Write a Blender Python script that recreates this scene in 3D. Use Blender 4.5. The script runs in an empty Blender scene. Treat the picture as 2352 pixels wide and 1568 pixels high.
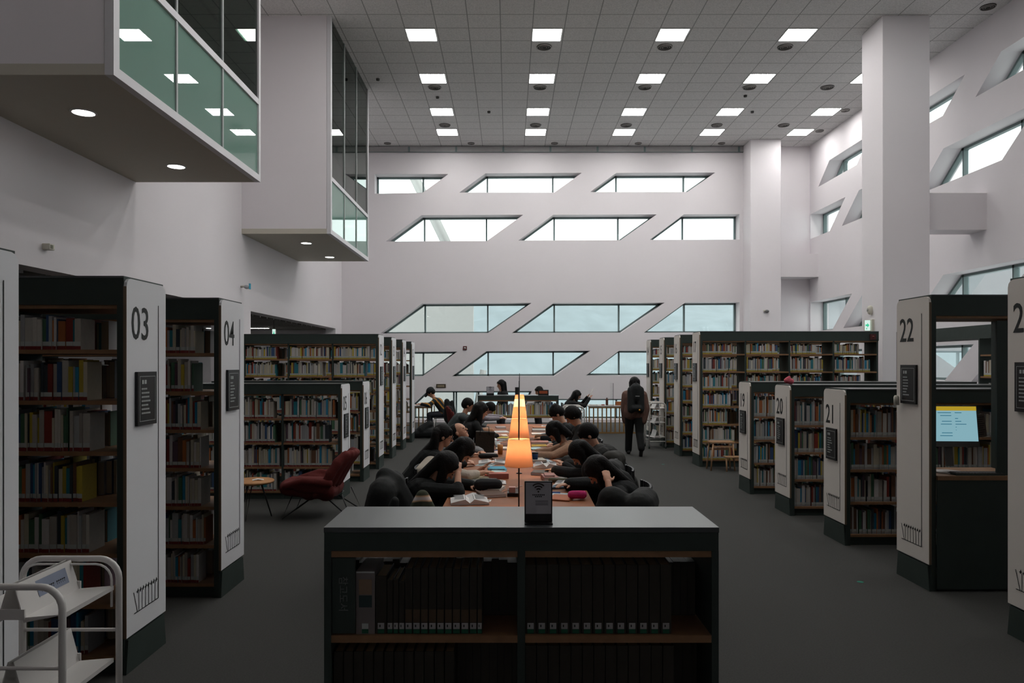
import bpy, bmesh, math, random
from math import sin, cos, pi, radians, sqrt
from mathutils import Vector, Matrix
V = Vector
SC = bpy.context.scene
COL = SC.collection

# ------------------------------------------------------------------ camera, sky, exposure
F, EYE, PX, PY = 1700.0, 1.85, 1168.0, 835.0
cam = bpy.data.cameras.new('camera'); cam.sensor_width = 36; cam.lens = F / 2352 * 36
cam.shift_x = (1176 - PX) / 2352; cam.shift_y = (PY - 784) / 2352
cam.clip_end = 600
co = bpy.data.objects.new('camera', cam); COL.objects.link(co)
co.location = (0, 0, EYE); co.rotation_euler = (pi / 2, 0, 0); SC.camera = co

w = bpy.data.worlds.new('overcast_sky'); SC.world = w; w.use_nodes = True
nt = w.node_tree; bgn = nt.nodes['Background']
tc = nt.nodes.new('ShaderNodeTexCoord'); sp = nt.nodes.new('ShaderNodeSeparateXYZ')
rp = nt.nodes.new('ShaderNodeValToRGB')
nt.links.new(tc.outputs['Generated'], sp.inputs[0]); nt.links.new(sp.outputs['Z'], rp.inputs[0])
rp.color_ramp.elements[0].position = 0.0; rp.color_ramp.elements[0].color = (.86, .95, .95, 1)
rp.color_ramp.elements[1].position = 0.5; rp.color_ramp.elements[1].color = (.96, 1, .97, 1)
nt.links.new(rp.outputs[0], bgn.inputs[0]); bgn.inputs[1].default_value = 3.2
PANEL_LIGHT = 28.5
SC.view_settings.view_transform = 'Standard'; SC.view_settings.look = 'None'
SC.view_settings.gamma = 1; SC.view_settings.use_curve_mapping = False
SC.view_settings.exposure = 0.0
SC.cycles.use_denoising = True
SC.cycles.max_bounces = 8; SC.cycles.diffuse_bounces = 5; SC.cycles.transparent_max_bounces = 12
SC.cycles.caustics_reflective = False; SC.cycles.caustics_refractive = False
SC.cycles.sample_clamp_indirect = 4

# ------------------------------------------------------------------ materials
MATS = {}
def mat(name, color, rough=.7, metal=0, noise=.12, scale=8, bump=0, bscale=60, spec=.3, emit=None, es=0):
    if name in MATS: return MATS[name]
    m = bpy.data.materials.new(name); m.use_nodes = True; n = m.node_tree.nodes; l = m.node_tree.links
    b = n['Principled BSDF']; b.inputs['Roughness'].default_value = rough; b.inputs['Metallic'].default_value = metal
    b.inputs['Specular IOR Level'].default_value = spec
    t = n.new('ShaderNodeTexCoord'); nz = n.new('ShaderNodeTexNoise'); nz.inputs['Scale'].default_value = scale
    nz.inputs['Detail'].default_value = 4
    l.new(t.outputs['Object'], nz.inputs['Vector'])
    mx = n.new('ShaderNodeMix'); mx.data_type = 'RGBA'
    c = list(color)[:3]
    mx.inputs['A'].default_value = [max(0, x * (1 - noise)) for x in c] + [1]
    mx.inputs['B'].default_value = [min(1, x * (1 + noise)) for x in c] + [1]
    l.new(nz.outputs['Fac'], mx.inputs['Factor']); l.new(mx.outputs['Result'], b.inputs['Base Color'])
    if bump:
        n2 = n.new('ShaderNodeTexNoise'); n2.inputs['Scale'].default_value = bscale
        l.new(t.outputs['Object'], n2.inputs['Vector'])
        bp = n.new('ShaderNodeBump'); bp.inputs['Strength'].default_value = bump; bp.inputs['Distance'].default_value = .01
        l.new(n2.outputs['Fac'], bp.inputs['Height']); l.new(bp.outputs['Normal'], b.inputs['Normal'])
    if emit:
        b.inputs['Emission Color'].default_value = list(emit) + [1]; b.inputs['Emission Strength'].default_value = es
    MATS[name] = m; return m

def glass(name, tint, refl=.08, rough=0.0, solid=0.0, solid_col=(0, 0, 0)):
    m = bpy.data.materials.new(name); m.use_nodes = True; n = m.node_tree.nodes; l = m.node_tree.links; n.clear()
    o = n.new('ShaderNodeOutputMaterial'); tr = n.new('ShaderNodeBsdfTransparent'); tr.inputs[0].default_value = list(tint) + [1]
    gl = n.new('ShaderNodeBsdfGlossy'); gl.inputs['Roughness'].default_value = rough; gl.inputs['Color'].default_value = (1, 1, 1, 1)
    fr = n.new('ShaderNodeLayerWeight'); fr.inputs[0].default_value = .25
    ma = n.new('ShaderNodeMath'); ma.operation = 'MULTIPLY_ADD'; ma.inputs[1].default_value = .6; ma.inputs[2].default_value = refl
    ma.use_clamp = True
    l.new(fr.outputs['Fresnel'], ma.inputs[0])
    base = tr
    if solid > 0:
        df = n.new('ShaderNodeBsdfDiffuse'); df.inputs[0].default_value = list(solid_col) + [1]
        ms = n.new('ShaderNodeMixShader'); ms.inputs[0].default_value = solid
        l.new(tr.outputs[0], ms.inputs[1]); l.new(df.outputs[0], ms.inputs[2]); base = ms
    mx = n.new('ShaderNodeMixShader'); l.new(ma.outputs[0], mx.inputs[0]); l.new(base.outputs[0], mx.inputs[1]); l.new(gl.outputs[0], mx.inputs[2])
    l.new(mx.outputs[0], o.inputs[0]); return m

def emis(name, color, s):
    m = bpy.data.materials.new(name); m.use_nodes = True; n = m.node_tree.nodes; l = m.node_tree.links; n.clear()
    o = n.new('ShaderNodeOutputMaterial'); e = n.new('ShaderNodeEmission'); e.inputs[0].default_value = list(color) + [1]; e.inputs[1].default_value = s
    l.new(e.outputs[0], o.inputs[0]); return m

WALL = mat('white_plaster', (.74, .705, .725), .85, noise=.02, scale=1.2, bump=.05, bscale=40)
BLACK = mat('black_laminate', (.032, .045, .040), .6, noise=.15)
BLACKG = mat('dark_glossy_top', (.036, .043, .046), .33, noise=.1, spec=.8)
WOOD = mat('brown_shelf_wood', (.24, .13, .066), .55, noise=.3, scale=12)
PANEL = mat('pale_grey_laminate', (.72, .72, .74), .6, noise=.03, scale=2)
PANELR = mat('warm_grey_laminate', (.74, .69, .64), .6, noise=.03, scale=2)
INK = mat('dark_ink', (.012, .014, .014), .6)
INKW = mat('pale_ink', (.42, .45, .44), .6)
WHITEM = mat('white_painted_steel', (.62, .6, .58), .35, noise=.03, spec=.5)
DARKM = mat('black_metal', (.012, .012, .013), .4, noise=.1)
FRAMEM = mat('grey_green_aluminium', (.15, .20, .20), .45, noise=.05)
PAPER = mat('white_paper', (.72, .70, .68), .8, noise=.04, scale=30)
PLASTIC = mat('cream_plastic', (.6, .58, .5), .5, noise=.03)
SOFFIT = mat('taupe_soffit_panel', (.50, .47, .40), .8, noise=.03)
DESKW = mat('oak_wood', (.42, .21, .09), .5, noise=.3, scale=10)
TABLEW = mat('reddish_table_wood', (.25, .085, .030), .6, noise=.35, scale=5)
REDF = mat('dark_red_fabric', (.10, .014, .012), .9, noise=.3, scale=60, bump=.3, bscale=300)
CHROME = mat('brushed_steel', (.5, .5, .5), .3, metal=1)
EMW = emis('lit_panel_diffuser', (1, .985, .96), PANEL_LIGHT)
EMD = emis('lit_downlight', (1, .95, .9), 14)
GREEN = emis('lit_green_symbol', (.05, .65, .35), .9)
EMS = emis('lit_sign_face', (.75, .95, .88), .9)
GLASS = glass('window_glass', (.93, .97, .97), .02)

# ------------------------------------------------------------------ mesh builder
class MB:
    def __init__(s): s.v = []; s.f = []; s.m = []; s.sm = []
    def add(s, vs, fs, m=0, smooth=False):
        o = len(s.v); s.v += [tuple(x) for x in vs]
        for f in fs: s.f.append(tuple(i + o for i in f)); s.m.append(m); s.sm.append(smooth)
        return s
    def box(s, x0, x1, y0, y1, z0, z1, m=0, M=None):
        if x0 > x1: x0, x1 = x1, x0
        if y0 > y1: y0, y1 = y1, y0
        if z0 > z1: z0, z1 = z1, z0
        vs = [V((x, y, z)) for z in (z0, z1) for y in (y0, y1) for x in (x0, x1)]
        if M: vs = [M @ q for q in vs]
        return s.add(vs, [(0, 2, 3, 1), (4, 5, 7, 6), (0, 1, 5, 4), (2, 6, 7, 3), (0, 4, 6, 2), (1, 3, 7, 5)], m)
    def prism(s, poly, a, b, plane='yz', m=0):
        """poly in a plane, extruded from a to b along the remaining axis"""
        def P(u, v, t):
            return {'yz': (t, u, v), 'xz': (u, t, v), 'xy': (u, v, t)}[plane]
        n = len(poly)
        vs = [P(u, v, a) for u, v in poly] + [P(u, v, b) for u, v in poly]
        fs = [tuple(range(n)), tuple(range(2 * n - 1, n - 1, -1))] + [(i, n + i, n + (i + 1) % n, (i + 1) % n) for i in range(n)]
        return s.add(vs, fs, m)
    def tube(s, pts, r, seg=8, m=0, caps=True):
        pts = [V(p) for p in pts]; n = len(pts); vs = []
        rr = r if isinstance(r, (list, tuple)) else [r] * n
        t0 = (pts[1] - pts[0]).normalized(); up = V((0, 0, 1)) if abs(t0.z) < .9 else V((1, 0, 0))
        a = t0.cross(up).normalized(); 
        for i, p in enumerate(pts):
            t = (pts[min(i + 1, n - 1)] - pts[max(i - 1, 0)]).normalized()
            a = (a - t * a.dot(t)).normalized(); b = t.cross(a)
            for k in range(seg):
                q = 2 * pi * k / seg; vs.append(p + (a * cos(q) + b * sin(q)) * rr[i])
        fs = [(i * seg + k, i * seg + (k + 1) % seg, (i + 1) * seg + (k + 1) % seg, (i + 1) * seg + k) for i in range(n - 1) for k in range(seg)]
        if caps: fs += [tuple(range(seg - 1, -1, -1)), tuple(range((n - 1) * seg, n * seg))]
        return s.add(vs, fs, m, True)
    def ell(s, c, r, ax=None, seg=12, m=0):
        c = V(c); ax = ax or (V((1, 0, 0)), V((0, 1, 0)), V((0, 0, 1)))
        r = r if isinstance(r, (list, tuple)) else (r, r, r); h = seg // 2; vs = [c + ax[2] * r[2]]
        for i in range(1, h):
            t = pi * i / h
            for k in range(seg):
                q = 2 * pi * k / seg
                vs.append(c + ax[0] * (r[0] * sin(t) * cos(q)) + ax[1] * (r[1] * sin(t) * sin(q)) + ax[2] * (r[2] * cos(t)))
        vs.append(c - ax[2] * r[2]); L = len(vs) - 1
        fs = [(0, 1 + k, 1 + (k + 1) % seg) for k in range(seg)]
        for i in range(h - 2):
            for k in range(seg):
                a = 1 + i * seg + k; b = 1 + i * seg + (k + 1) % seg; fs.append((a, a + seg, b + seg, b))
        fs += [(L, L - seg + (k + 1) % seg, L - seg + k) for k in range(seg)]
        return s.add(vs, fs, m, True)
    def cap(s, p, q, r1, r2=None, seg=10, m=0):
        r2 = r1 if r2 is None else r2; p = V(p); q = V(q); d = q - p; L = d.length
        if L < 1e-5: return s.ell(p, max(r1, r2), seg=seg, m=m)
        t = d / L; pts = []; rr = []
        for k in range(0, 4):
            a = pi / 2 * (1 - k / 3); pts.append(p - t * r1 * sin(a)); rr.append(max(r1 * cos(a), r1 * .02))
        for k in range(0, 4):
            a = pi / 2 * k / 3; pts.append(q + t * r2 * sin(a)); rr.append(max(r2 * cos(a), r2 * .02))
        return s.tube(pts, rr, seg, m)
    def lathe(s, prof, c=(0, 0, 0), seg=24, m=0):
        cx, cy, cz = c; vs = []; n = len(prof)
        for r, z in prof:
            for k in range(seg):
                q = 2 * pi * k / seg; vs.append((cx + r * cos(q), cy + r * sin(q), cz + z))
        fs = [(i * seg + k, i * seg + (k + 1) % seg, (i + 1) * seg + (k + 1) % seg, (i + 1) * seg + k) for i in range(n - 1) for k in range(seg)]
        return s.add(vs, fs, m, True)
    def build(s, name, mats, parent=None, bevel=0, xf=None):
        me = bpy.data.meshes.new(name)
        vs = s.v
        if xf: vs = [tuple(xf @ V(v)) for v in vs]
        me.from_pydata(vs, [], s.f)
        mats = mats if isinstance(mats, (list, tuple)) else [mats]
        for m in mats: me.materials.append(m)
        me.polygons.foreach_set('material_index', s.m); me.polygons.foreach_set('use_smooth', s.sm)
        bm = bmesh.new(); bm.from_mesh(me); bmesh.ops.recalc_face_normals(bm, faces=bm.faces); bm.to_mesh(me); bm.free()
        me.update()
        o = bpy.data.objects.new(name, me); COL.objects.link(o)
        if parent: o.parent = parent
        if bevel:
            b = o.modifiers.new('b', 'BEVEL'); b.width = bevel; b.segments = 2; b.limit_method = 'ANGLE'; b.angle_limit = radians(50)
        return o
    def blob(s, name, m, parent=None, voxel=.01, smooth=4):
        o = s.build(name, m, parent)
        r = o.modifiers.new('r', 'REMESH'); r.mode = 'VOXEL'; r.voxel_size = voxel; r.use_smooth_shade = True
        q = o.modifiers.new('s', 'SMOOTH'); q.factor = .5; q.iterations = smooth
        return o

def tag(o, label, cat, group=None, kind=None):
    if label: o['label'] = label
    if cat: o['category'] = cat
    if group: o['group'] = group
    if kind: o['kind'] = kind
    return o
def root(name, loc=(0, 0, 0), rz=0, label=None, cat=None, group=None, kind=None):
    o = bpy.data.objects.new(name, None); COL.objects.link(o); o.empty_display_size = .1
    o.location = loc; o.rotation_euler = (0, 0, rz); return tag(o, label, cat, group, kind)
def struct(o): o['kind'] = 'structure'; return o
def copy_tree(o, parent=None):
    c = o.copy(); COL.objects.link(c); c.parent = parent
    for ch in list(o.children): copy_tree(ch, c)
    return c
def text(name, body, size, mtl, parent, M, sx=1, align='CENTER', extrude=.001, bold=0):
    cu = bpy.data.curves.new(name, 'FONT'); cu.body = body; cu.size = size; cu.align_x = align; cu.extrude = extrude
    cu.offset = bold; cu.resolution_u = 3
    o = bpy.data.objects.new('tmp', cu); COL.objects.link(o)
    dg = bpy.context.evaluated_depsgraph_get(); me = bpy.data.meshes.new_from_object(o.evaluated_get(dg))
    bpy.data.objects.remove(o); me.transform(M @ Matrix.Diagonal((sx, 1, 1, 1))); me.name = name
    me.materials.clear(); me.materials.append(mtl)
    o = bpy.data.objects.new(name, me); COL.objects.link(o); o.parent = parent; return o
ORD = ['zeroth', 'first', 'second', 'third', 'fourth', 'fifth', 'sixth', 'seventh', 'eighth', 'ninth', 'tenth', 'eleventh', 'twelfth', 'thirteenth',
       'fourteenth', 'fifteenth', 'sixteenth', 'seventeenth', 'eighteenth', 'nineteenth', 'twentieth', 'twenty-first', 'twenty-second', 'twenty-third',
       'twenty-fourth', 'twenty-fifth', 'twenty-sixth', 'twenty-seventh', 'twenty-eighth', 'twenty-ninth', 'thirtieth'] + ['thirty-%s' % q for q in ('first', 'second', 'third', 'fourth', 'fifth', 'sixth', 'seventh', 'eighth', 'ninth')] + ['fortieth']
def WX(px, Y): return (px - PX) * Y / F
def WZ(py, Y): return EYE + (PY - py) * Y / F

# ------------------------------------------------------------------ room
YF, XL, XR, ZC, YB = 23.34, -5.26, 9.5, 8.70, -4.0
T = .58
CARPET = mat('charcoal_carpet', (.047, .047, .044), .95, noise=.35, scale=90, bump=.4, bscale=400)
fl = MB().box(-12.5, XR + .6, YB, YF + .6, -.2, 0).build('floor', CARPET); struct(fl)

cm = bpy.data.materials.new('ceiling_tiles'); cm.use_nodes = True; n = cm.node_tree.nodes; l = cm.node_tree.links
b = n['Principled BSDF']; b.inputs['Roughness'].default_value = .9
t = n.new('ShaderNodeTexCoord'); s = n.new('ShaderNodeSeparateXYZ'); l.new(t.outputs['Object'], s.inputs[0])
def gridline(sock, off, per, wid):
    a = n.new('ShaderNodeMath'); a.operation = 'SUBTRACT'; a.inputs[1].default_value = off; l.new(sock, a.inputs[0])
    d = n.new('ShaderNodeMath'); d.operation = 'DIVIDE'; d.inputs[1].default_value = per; l.new(a.outputs[0], d.inputs[0])
    f = n.new('ShaderNodeMath'); f.operation = 'FLOORED_MODULO'; f.inputs[1].default_value = 1; l.new(d.outputs[0], f.inputs[0])
    g = n.new('ShaderNodeMath'); g.operation = 'LESS_THAN'; g.inputs[1].default_value = wid / per; l.new(f.outputs[0], g.inputs[0]); return g.outputs[0]
gx = gridline(s.outputs['X'], -2.11 - .02, .6525, .02); gy = gridline(s.outputs['Y'], 15.12 - .02, .589, .022)
mx = n.new('ShaderNodeMath'); mx.operation = 'MAXIMUM'; l.new(gx, mx.inputs[0]); l.new(gy, mx.inputs[1])
nz = n.new('ShaderNodeTexNoise'); nz.inputs['Scale'].default_value = 45; l.new(t.outputs['Object'], nz.inputs['Vector'])
cr = n.new('ShaderNodeValToRGB'); cr.color_ramp.elements[0].color = (.57, .57, .56, 1); cr.color_ramp.elements[1].color = (.76, .75, .74, 1)
cr.color_ramp.elements[0].position = .3; cr.color_ramp.elements[1].position = .7
l.new(nz.outputs['Fac'], cr.inputs[0])
mc = n.new('ShaderNodeMix'); mc.data_type = 'RGBA'; l.new(mx.outputs[0], mc.inputs['Factor']); l.new(cr.outputs[0], mc.inputs['A']); mc.inputs['B'].default_value = (.30, .31, .30, 1)
l.new(mc.outputs['Result'], b.inputs['Base Color'])
struct(MB().box(XL - .3, XR + .6, YB, YF + .6, ZC, ZC + .25).build('ceiling', cm))

def holed_wall(name, rect, holes, place, back):
    """rect=(u0,u1,v0,v1); holes: polygons (u,v); place(u,v,d) -> xyz where d is depth into the wall"""
    bm = bmesh.new(); u0, u1, v0, v1 = rect
    loops = [[(u0, v0), (u1, v0), (u1, v1), (u0, v1)]] + holes
    es = []
    for lp in loops:
        vs = [bm.verts.new((u, v, 0)) for u, v in lp]
        es += [bm.edges.new((vs[i], vs[(i + 1) % len(vs)])) for i in range(len(vs))]
    bmesh.ops.triangle_fill(bm, edges=es, use_beauty=True, normal=(0, 0, 1))
    tris = [[tuple(v.co[:2]) for v in f.verts] for f in bm.faces]; bm.free()
    mb = MB()
    for tr in tris:
        for d in (0, back): mb.add([place(u, v, d) for u, v in tr], [(0, 1, 2)])
    for lp in loops:
        k = len(lp)
        for i in range(k):
            a, b_ = lp[i], lp[(i + 1) % k]
            mb.add([place(*a, 0), place(*b_, 0), place(*b_, back), place(*a, back)], [(0, 1, 2, 3)])
    o = mb.build(name, WALL); me = o.data
    bm = bmesh.new(); bm.from_mesh(me); bmesh.ops.remove_doubles(bm, verts=bm.verts, dist=1e-5); bmesh.ops.recalc_face_normals(bm, faces=bm.faces); bm.to_mesh(me); bm.free()
    return struct(o)

def c6(cx, cy): return ((850 + cx / 2.6427 - PX) * YF / F, EYE + (PY - 370 - cy / 2.6427) * YF / F)
far_h = [[(28, 197), (28, 78), (475, 78), (318, 192)], [(542, 190), (700, 74), (1285, 71), (1118, 190)], [(1335, 187), (1495, 71), (2095, 69), (1925, 187)],
         [(95, 487), (312, 328), (930, 325), (708, 484)], [(900, 481), (1113, 325), (1740, 323), (1520, 479)], [(1698, 477), (1905, 323), (2243, 321), (2243, 475)],
         [(62, 1045), (316, 863), (980, 860), (716, 1042)], [(860, 1042), (1113, 860), (1788, 858), (1525, 1040)], [(1663, 1040), (1915, 857), (2243, 855), (2243, 1038)],
         [(30, 1308), (30, 1158), (530, 1155), (318, 1305)], [(496, 1305), (705, 1152), (1338, 1150), (1120, 1303)], [(1312, 1300), (1512, 1150), (2110, 1150), (1900, 1300)]]
far_polys = [[c6(*p) for p in h] for h in far_h]
# low openings near the floor
far_polys.append([(WX(948, YF), .10), (WX(948, YF), WZ(928, YF)), (WX(980, YF), WZ(898, YF)), (WX(1222, YF), WZ(898, YF)), (WX(1196, YF), .10)])
far_polys.append([(WX(1262, YF), .10), (WX(1262, YF), WZ(916, YF)), (WX(1690, YF), WZ(916, YF)), (WX(1690, YF), .10)])
holed_wall('wall_far', (XL - .3, XR, 0, ZC), far_polys, lambda u, v, d: (u, YF + d, v), T + .02)

def rw(bl, br, z0, z1, k=1.32, corner=False):
    h = (z1 - z0) * k
    p = [(bl, z0), (bl if corner else bl - h, z1), (br - h, z1), (br, z0)]
    return p
right_polys = []  # openings nearest the camera are out of view, added to let in daylight
for bl, br in ((22.7, 20.2), (19.2, 16.19), (15.06, 12.05), (10.9, 7.9), (6.8, 3.8), (2.6, -.4)): right_polys.append(rw(bl, br, 7.27, 7.87))
right_polys.append(rw(23.3, 21.9, 5.77, 6.55, corner=True))
for bl, br in ((21.1, 18.35), (17.2, 14.25), (13.1, 10.1), (9.0, 6.0), (4.9, 1.9)): right_polys.append(rw(bl, br, 5.77, 6.55))
right_polys.append(rw(23.3, 21.7, 2.86, 3.79, corner=True))
for bl, br in ((21.0, 18.4), (17.4, 14.5), (13.3, 10.3), (9.2, 6.2), (5.1, 2.1)): right_polys.append(rw(bl, br, 2.86, 3.79))
for bl, br in ((23.2, 20.3), (19.2, 16.13), (15.2, 12.1), (11.1, 8.1)): right_polys.append(rw(bl, br, 1.48, 2.26))
holed_wall('wall_right', (YB, YF, 0, ZC), right_polys, lambda u, v, d: (XR + d, u, v), T)

def window(i, poly, place, first_u_min=True, d=T - .12, extra=()):
    r = root('window_%d' % i, place(sum(p[0] for p in poly) / len(poly), min(p[1] for p in poly), d)); struct(r)
    base = V(r.location); fw = .05; mb = MB()
    k = len(poly)
    def L(u, v, dd): return V(place(u, v, dd)) - base
    def bar(a, b_, wd, d0, d1):
        a = V(a); b_ = V(b_); t = (b_ - a).normalized(); nrm = V((-t.y, t.x)) * wd / 2
        vs = []
        for dd in (d0, d1):
            for q in (a + nrm, b_ + nrm, b_ - nrm, a - nrm): vs.append(L(q.x, q.y, dd))
        mb.add(vs, [(0, 1, 2, 3), (7, 6, 5, 4), (0, 4, 5, 1), (1, 5, 6, 2), (2, 6, 7, 3), (3, 7, 4, 0)])
    cen = V((sum(p[0] for p in poly) / k, sum(p[1] for p in poly) / k))
    for j in range(k):
        a = V(poly[j]); b_ = V(poly[(j + 1) % k]); t = (b_ - a).normalized(); nn = V((-t.y, t.x))
        if (cen - a).dot(nn) < 0: nn = -nn
        bar(a + nn * .028, b_ + nn * .028, .055, d - .06, d + .04)
    mb.build('window_frame', FRAMEM, r)
    for u, v0, v1 in extra:
        mb = MB(); bar((u, v0), (u, v1), .05, d - .06, d + .04); mb.build('mullion', FRAMEM, r)
    g = MB().add([L(u, v, d) for u, v in poly], [tuple(range(k))]); g.build('glass_pane', GLASS, r)
wi = 1
for poly in far_polys[:12]:
    z0, z1 = poly[0][1], poly[1][1]; ex = []
    if abs(poly[0][0] - poly[1][0]) > .05: ex.append((poly[1][0] + .05, z0, z1))
    if abs(poly[3][0] - poly[2][0]) > .05: ex.append((poly[3][0] - .02, z0, z1))
    window(wi, poly, lambda u, v, d: (u, YF + d, v), extra=ex); wi += 1
window(wi, far_polys[12], lambda u, v, d: (u, YF + d, v), extra=[(WX(1046, YF) , .1, WZ(898, YF)), (WX(1040, YF) , .1, WZ(898, YF)), (WX(1098, YF), .1, WZ(898, YF))]); wi += 1
window(wi, far_polys[13], lambda u, v, d: (u, YF + d, v), extra=[(WX(p, YF), .1, WZ(916, YF)) for p in (1420, 1560)]); wi += 1
for poly in right_polys:
    if poly[0][0] < 8: continue
    z0, z1 = poly[0][1], poly[1][1]; ex = [(poly[3][0] + .02, z0, z1)]
    if abs(poly[0][0] - poly[1][0]) > .05: ex.append((poly[1][0] - .05, z0, z1))
    window(wi, poly, lambda u, v, d: (XR + d, u, v), extra=ex); wi += 1

# left wall with the wide low opening, piers, closing walls
ZO = 2.92
struct(MB().box(XL - .3, XL, YB, YF, ZO, ZC).build('wall_left', WALL))
struct(MB().box(XL - .3, XL, 22.5, YF, 0, ZO).box(XL - .55, XL, 14.45, 15.1, 0, ZO).box(XL - .3, XL, YB, 1.5, 0, ZO).build('wall_left_pier', WALL))
struct(MB().box(-12.5, XR + .6, YB - .2, YB, 0, ZC + .2).build('wall_back', WALL))
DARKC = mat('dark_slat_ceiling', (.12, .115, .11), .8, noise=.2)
struct(MB().box(-12.5, XL - .3, YB, YF + .6, ZO + .02, ZO + .2).build('ceiling_side_room', DARKC))
sl = MB()
for k in range(44): sl.box(-12.4, XL - .32, 2.2 + k * .48, 2.27 + k * .48, ZO - .03, ZO + .02)
struct(sl.build('trim_ceiling_slats', mat('grey_ceiling_slats', (.3, .29, .28), .7)))
struct(MB().box(-12.7, -12.5, YB, YF + .6, 0, ZO + .2).box(-12.5, XL - .3, YF, YF + .3, 0, ZO).build('wall_side_room', WALL))

# columns and beams against the right wall
struct(MB().box(7.36, 8.29, 14.56, 15.42, 0, ZC).build('wall_column_near', WALL, bevel=.012))
struct(MB().box(7.39, 8.32, 22.6, YF, 0, ZC).build('wall_column_far', WALL, bevel=.012))
struct(MB().box(8.29, XR, 14.7, 15.25, 4.51, 5.24).build('wall_beam_near', WALL))
struct(MB().box(8.32, XR, 22.68, YF, 4.51, 5.22).build('wall_beam_far', WALL))
# slot diffuser under the ceiling on the far wall
r = struct(root('trim_1', (2, YF, ZC - .2)))
MB().box(XL - 2 , 7.39 - 2, -.06, 0, 0, .17).build('diffuser_strip', mat('grey_diffuser', (.34, .33, .33), .6), r)
for k in range(8):
    x = WX(940 + 108 * k, YF) - 2; MB().box(x - .03, x + .03, -.075, -.06, 0, .17).build('divider', FRAMEM, r)
MB().box(XL - 2, 7.39 - 2, -.075, -.06, .0, .012).build('lip', FRAMEM, r)

# projecting glazed boxes on the left
TEAL = glass('teal_glass', (.10, .32, .27), .12, solid=.75, solid_col=(.21, .36, .30))
CLEARG = glass('grey_green_glass', (.32, .42, .37), .06)
for nm, y0, y1 in (('near', 6.56, 10.45), ('far', 14.58, 18.52)):
    xg, zb, zt = -3.52, 4.41, ZC if nm == 'far' else ZC
    r = struct(root('wall_glazed_box_' + nm, (XL, y0, zb)))
    X, Y, Z = XL, y0, zb; mb = MB()
    mb.box(0, xg - .065 - X, .004, .12, .10, zt - Z)
    mb.box(0, xg - .065 - X, y1 - y0 - .12, y1 - y0 - .004, .10, zt - Z)
    mb.build('side_wall', WALL, r)
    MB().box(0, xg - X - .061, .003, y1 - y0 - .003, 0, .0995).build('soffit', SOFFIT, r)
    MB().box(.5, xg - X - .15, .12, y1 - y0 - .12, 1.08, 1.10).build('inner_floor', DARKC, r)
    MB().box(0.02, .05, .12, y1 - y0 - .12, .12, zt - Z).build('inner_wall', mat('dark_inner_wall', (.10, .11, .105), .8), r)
    fm = MB(); L = y1 - y0; gx_ = xg - X
    fm.box(gx_ - .06, gx_ + .02, .1, L - .07, 0, .09).box(gx_ - .06, gx_ + .02, 0, .10, 0, zt - Z).box(gx_ - .06, gx_ + .02, L - .07, L, 0, zt - Z)
    fm.box(gx_ - .06, gx_ + .018, .1, L - .07, 1.07, 1.15)
    fm.build('white_frame', mat('white_frame_paint', (.62, .61, .63), .5, noise=.02), r)
    for k in (1, 2):
        yy = .02 + k * 1.26; MB().box(gx_ - .04, gx_ + .012, yy - .018, yy + .018, .09, zt - Z).build('mullion', mat('grey_mullion', (.33, .36, .35), .5), r)
    MB().box(gx_ - .015, gx_ - .005, .1, L - .07, .09, 1.07).build('lower_glass', TEAL, r)
    MB().box(gx_ - .015, gx_ - .005, .1, L - .07, 1.15, zt - Z).build('upper_glass', CLEARG, r)
    MB().tube([(gx_ - .3, .15, 1.95), (gx_ - .3, L - .15, 1.95)], .02).build('inner_handrail', DARKM, r)

# exterior: hazy hill, a neighbouring slanted structure, ground
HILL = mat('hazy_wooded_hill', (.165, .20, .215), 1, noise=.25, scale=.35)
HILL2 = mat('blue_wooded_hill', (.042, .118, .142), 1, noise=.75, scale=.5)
def hill(name, x0, x1, y0, y1, h, seed, lab, m=None):
    random.seed(seed); mb = MB(); nx, ny = 40, 16; vs = []
    for j in range(ny + 1):
        for i in range(nx + 1):
            u = i / nx; q = j / ny
            z = -3 + h * (sin(q * pi * .5) ** 1.2) * (.75 + .25 * sin(u * 5 + seed)) + random.uniform(-.9, .9) * (q > 0)
            vs.append((x0 + (x1 - x0) * u, y0 + (y1 - y0) * q, z))
    fs = [(j * (nx + 1) + i, j * (nx + 1) + i + 1, (j + 1) * (nx + 1) + i + 1, (j + 1) * (nx + 1) + i) for j in range(ny) for i in range(nx)]
    mb.add(vs, fs, 0, True); o = mb.build(name, m or HILL); tag(o, lab, 'hill', kind='structure'); return o
hill('hillside', -60, 100, 60, 130, 34, 2, 'hazy blue wooded hillside beyond the back windows')
hr = hill('hillside', -40, 60, 50, 120, 24, 5, 'hazy blue wooded hillside beyond the window wall with columns', HILL2)
for v in hr.data.vertices: v.co = (v.co.y * .8, 70 - v.co.x, v.co.z)
struct(MB().box(-70, 120, YF + 1, 60, -3.2, -3).box(XR + 1, 120, -40, YF + 1, -3.2, -3).build('floor_outside', mat('pale_paving', (.72, .74, .74), 1)))
EXT = mat('pale_concrete', (.30, .30, .29), .9, noise=.05)
r = root('neighbour_facade', (-6, YF + 6, -3), label='pale concrete facade with slanted brace seen through the back windows', cat='building')
MB().box(-4, 4.6, 0, .5, 0, 7.4).build('facade_wall', EXT, r)
for a, b_, q_ in (((1.9, 13), (4.7, 7.2), .2), ((5.0, 4.6), (4.2, 0), .13)):
    M_ = MB(); M_.tube([(a[0], .25, a[1]), (b_[0], .25, b_[1])], q_, 4); M_.build('slanted_brace', EXT, r)

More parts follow.
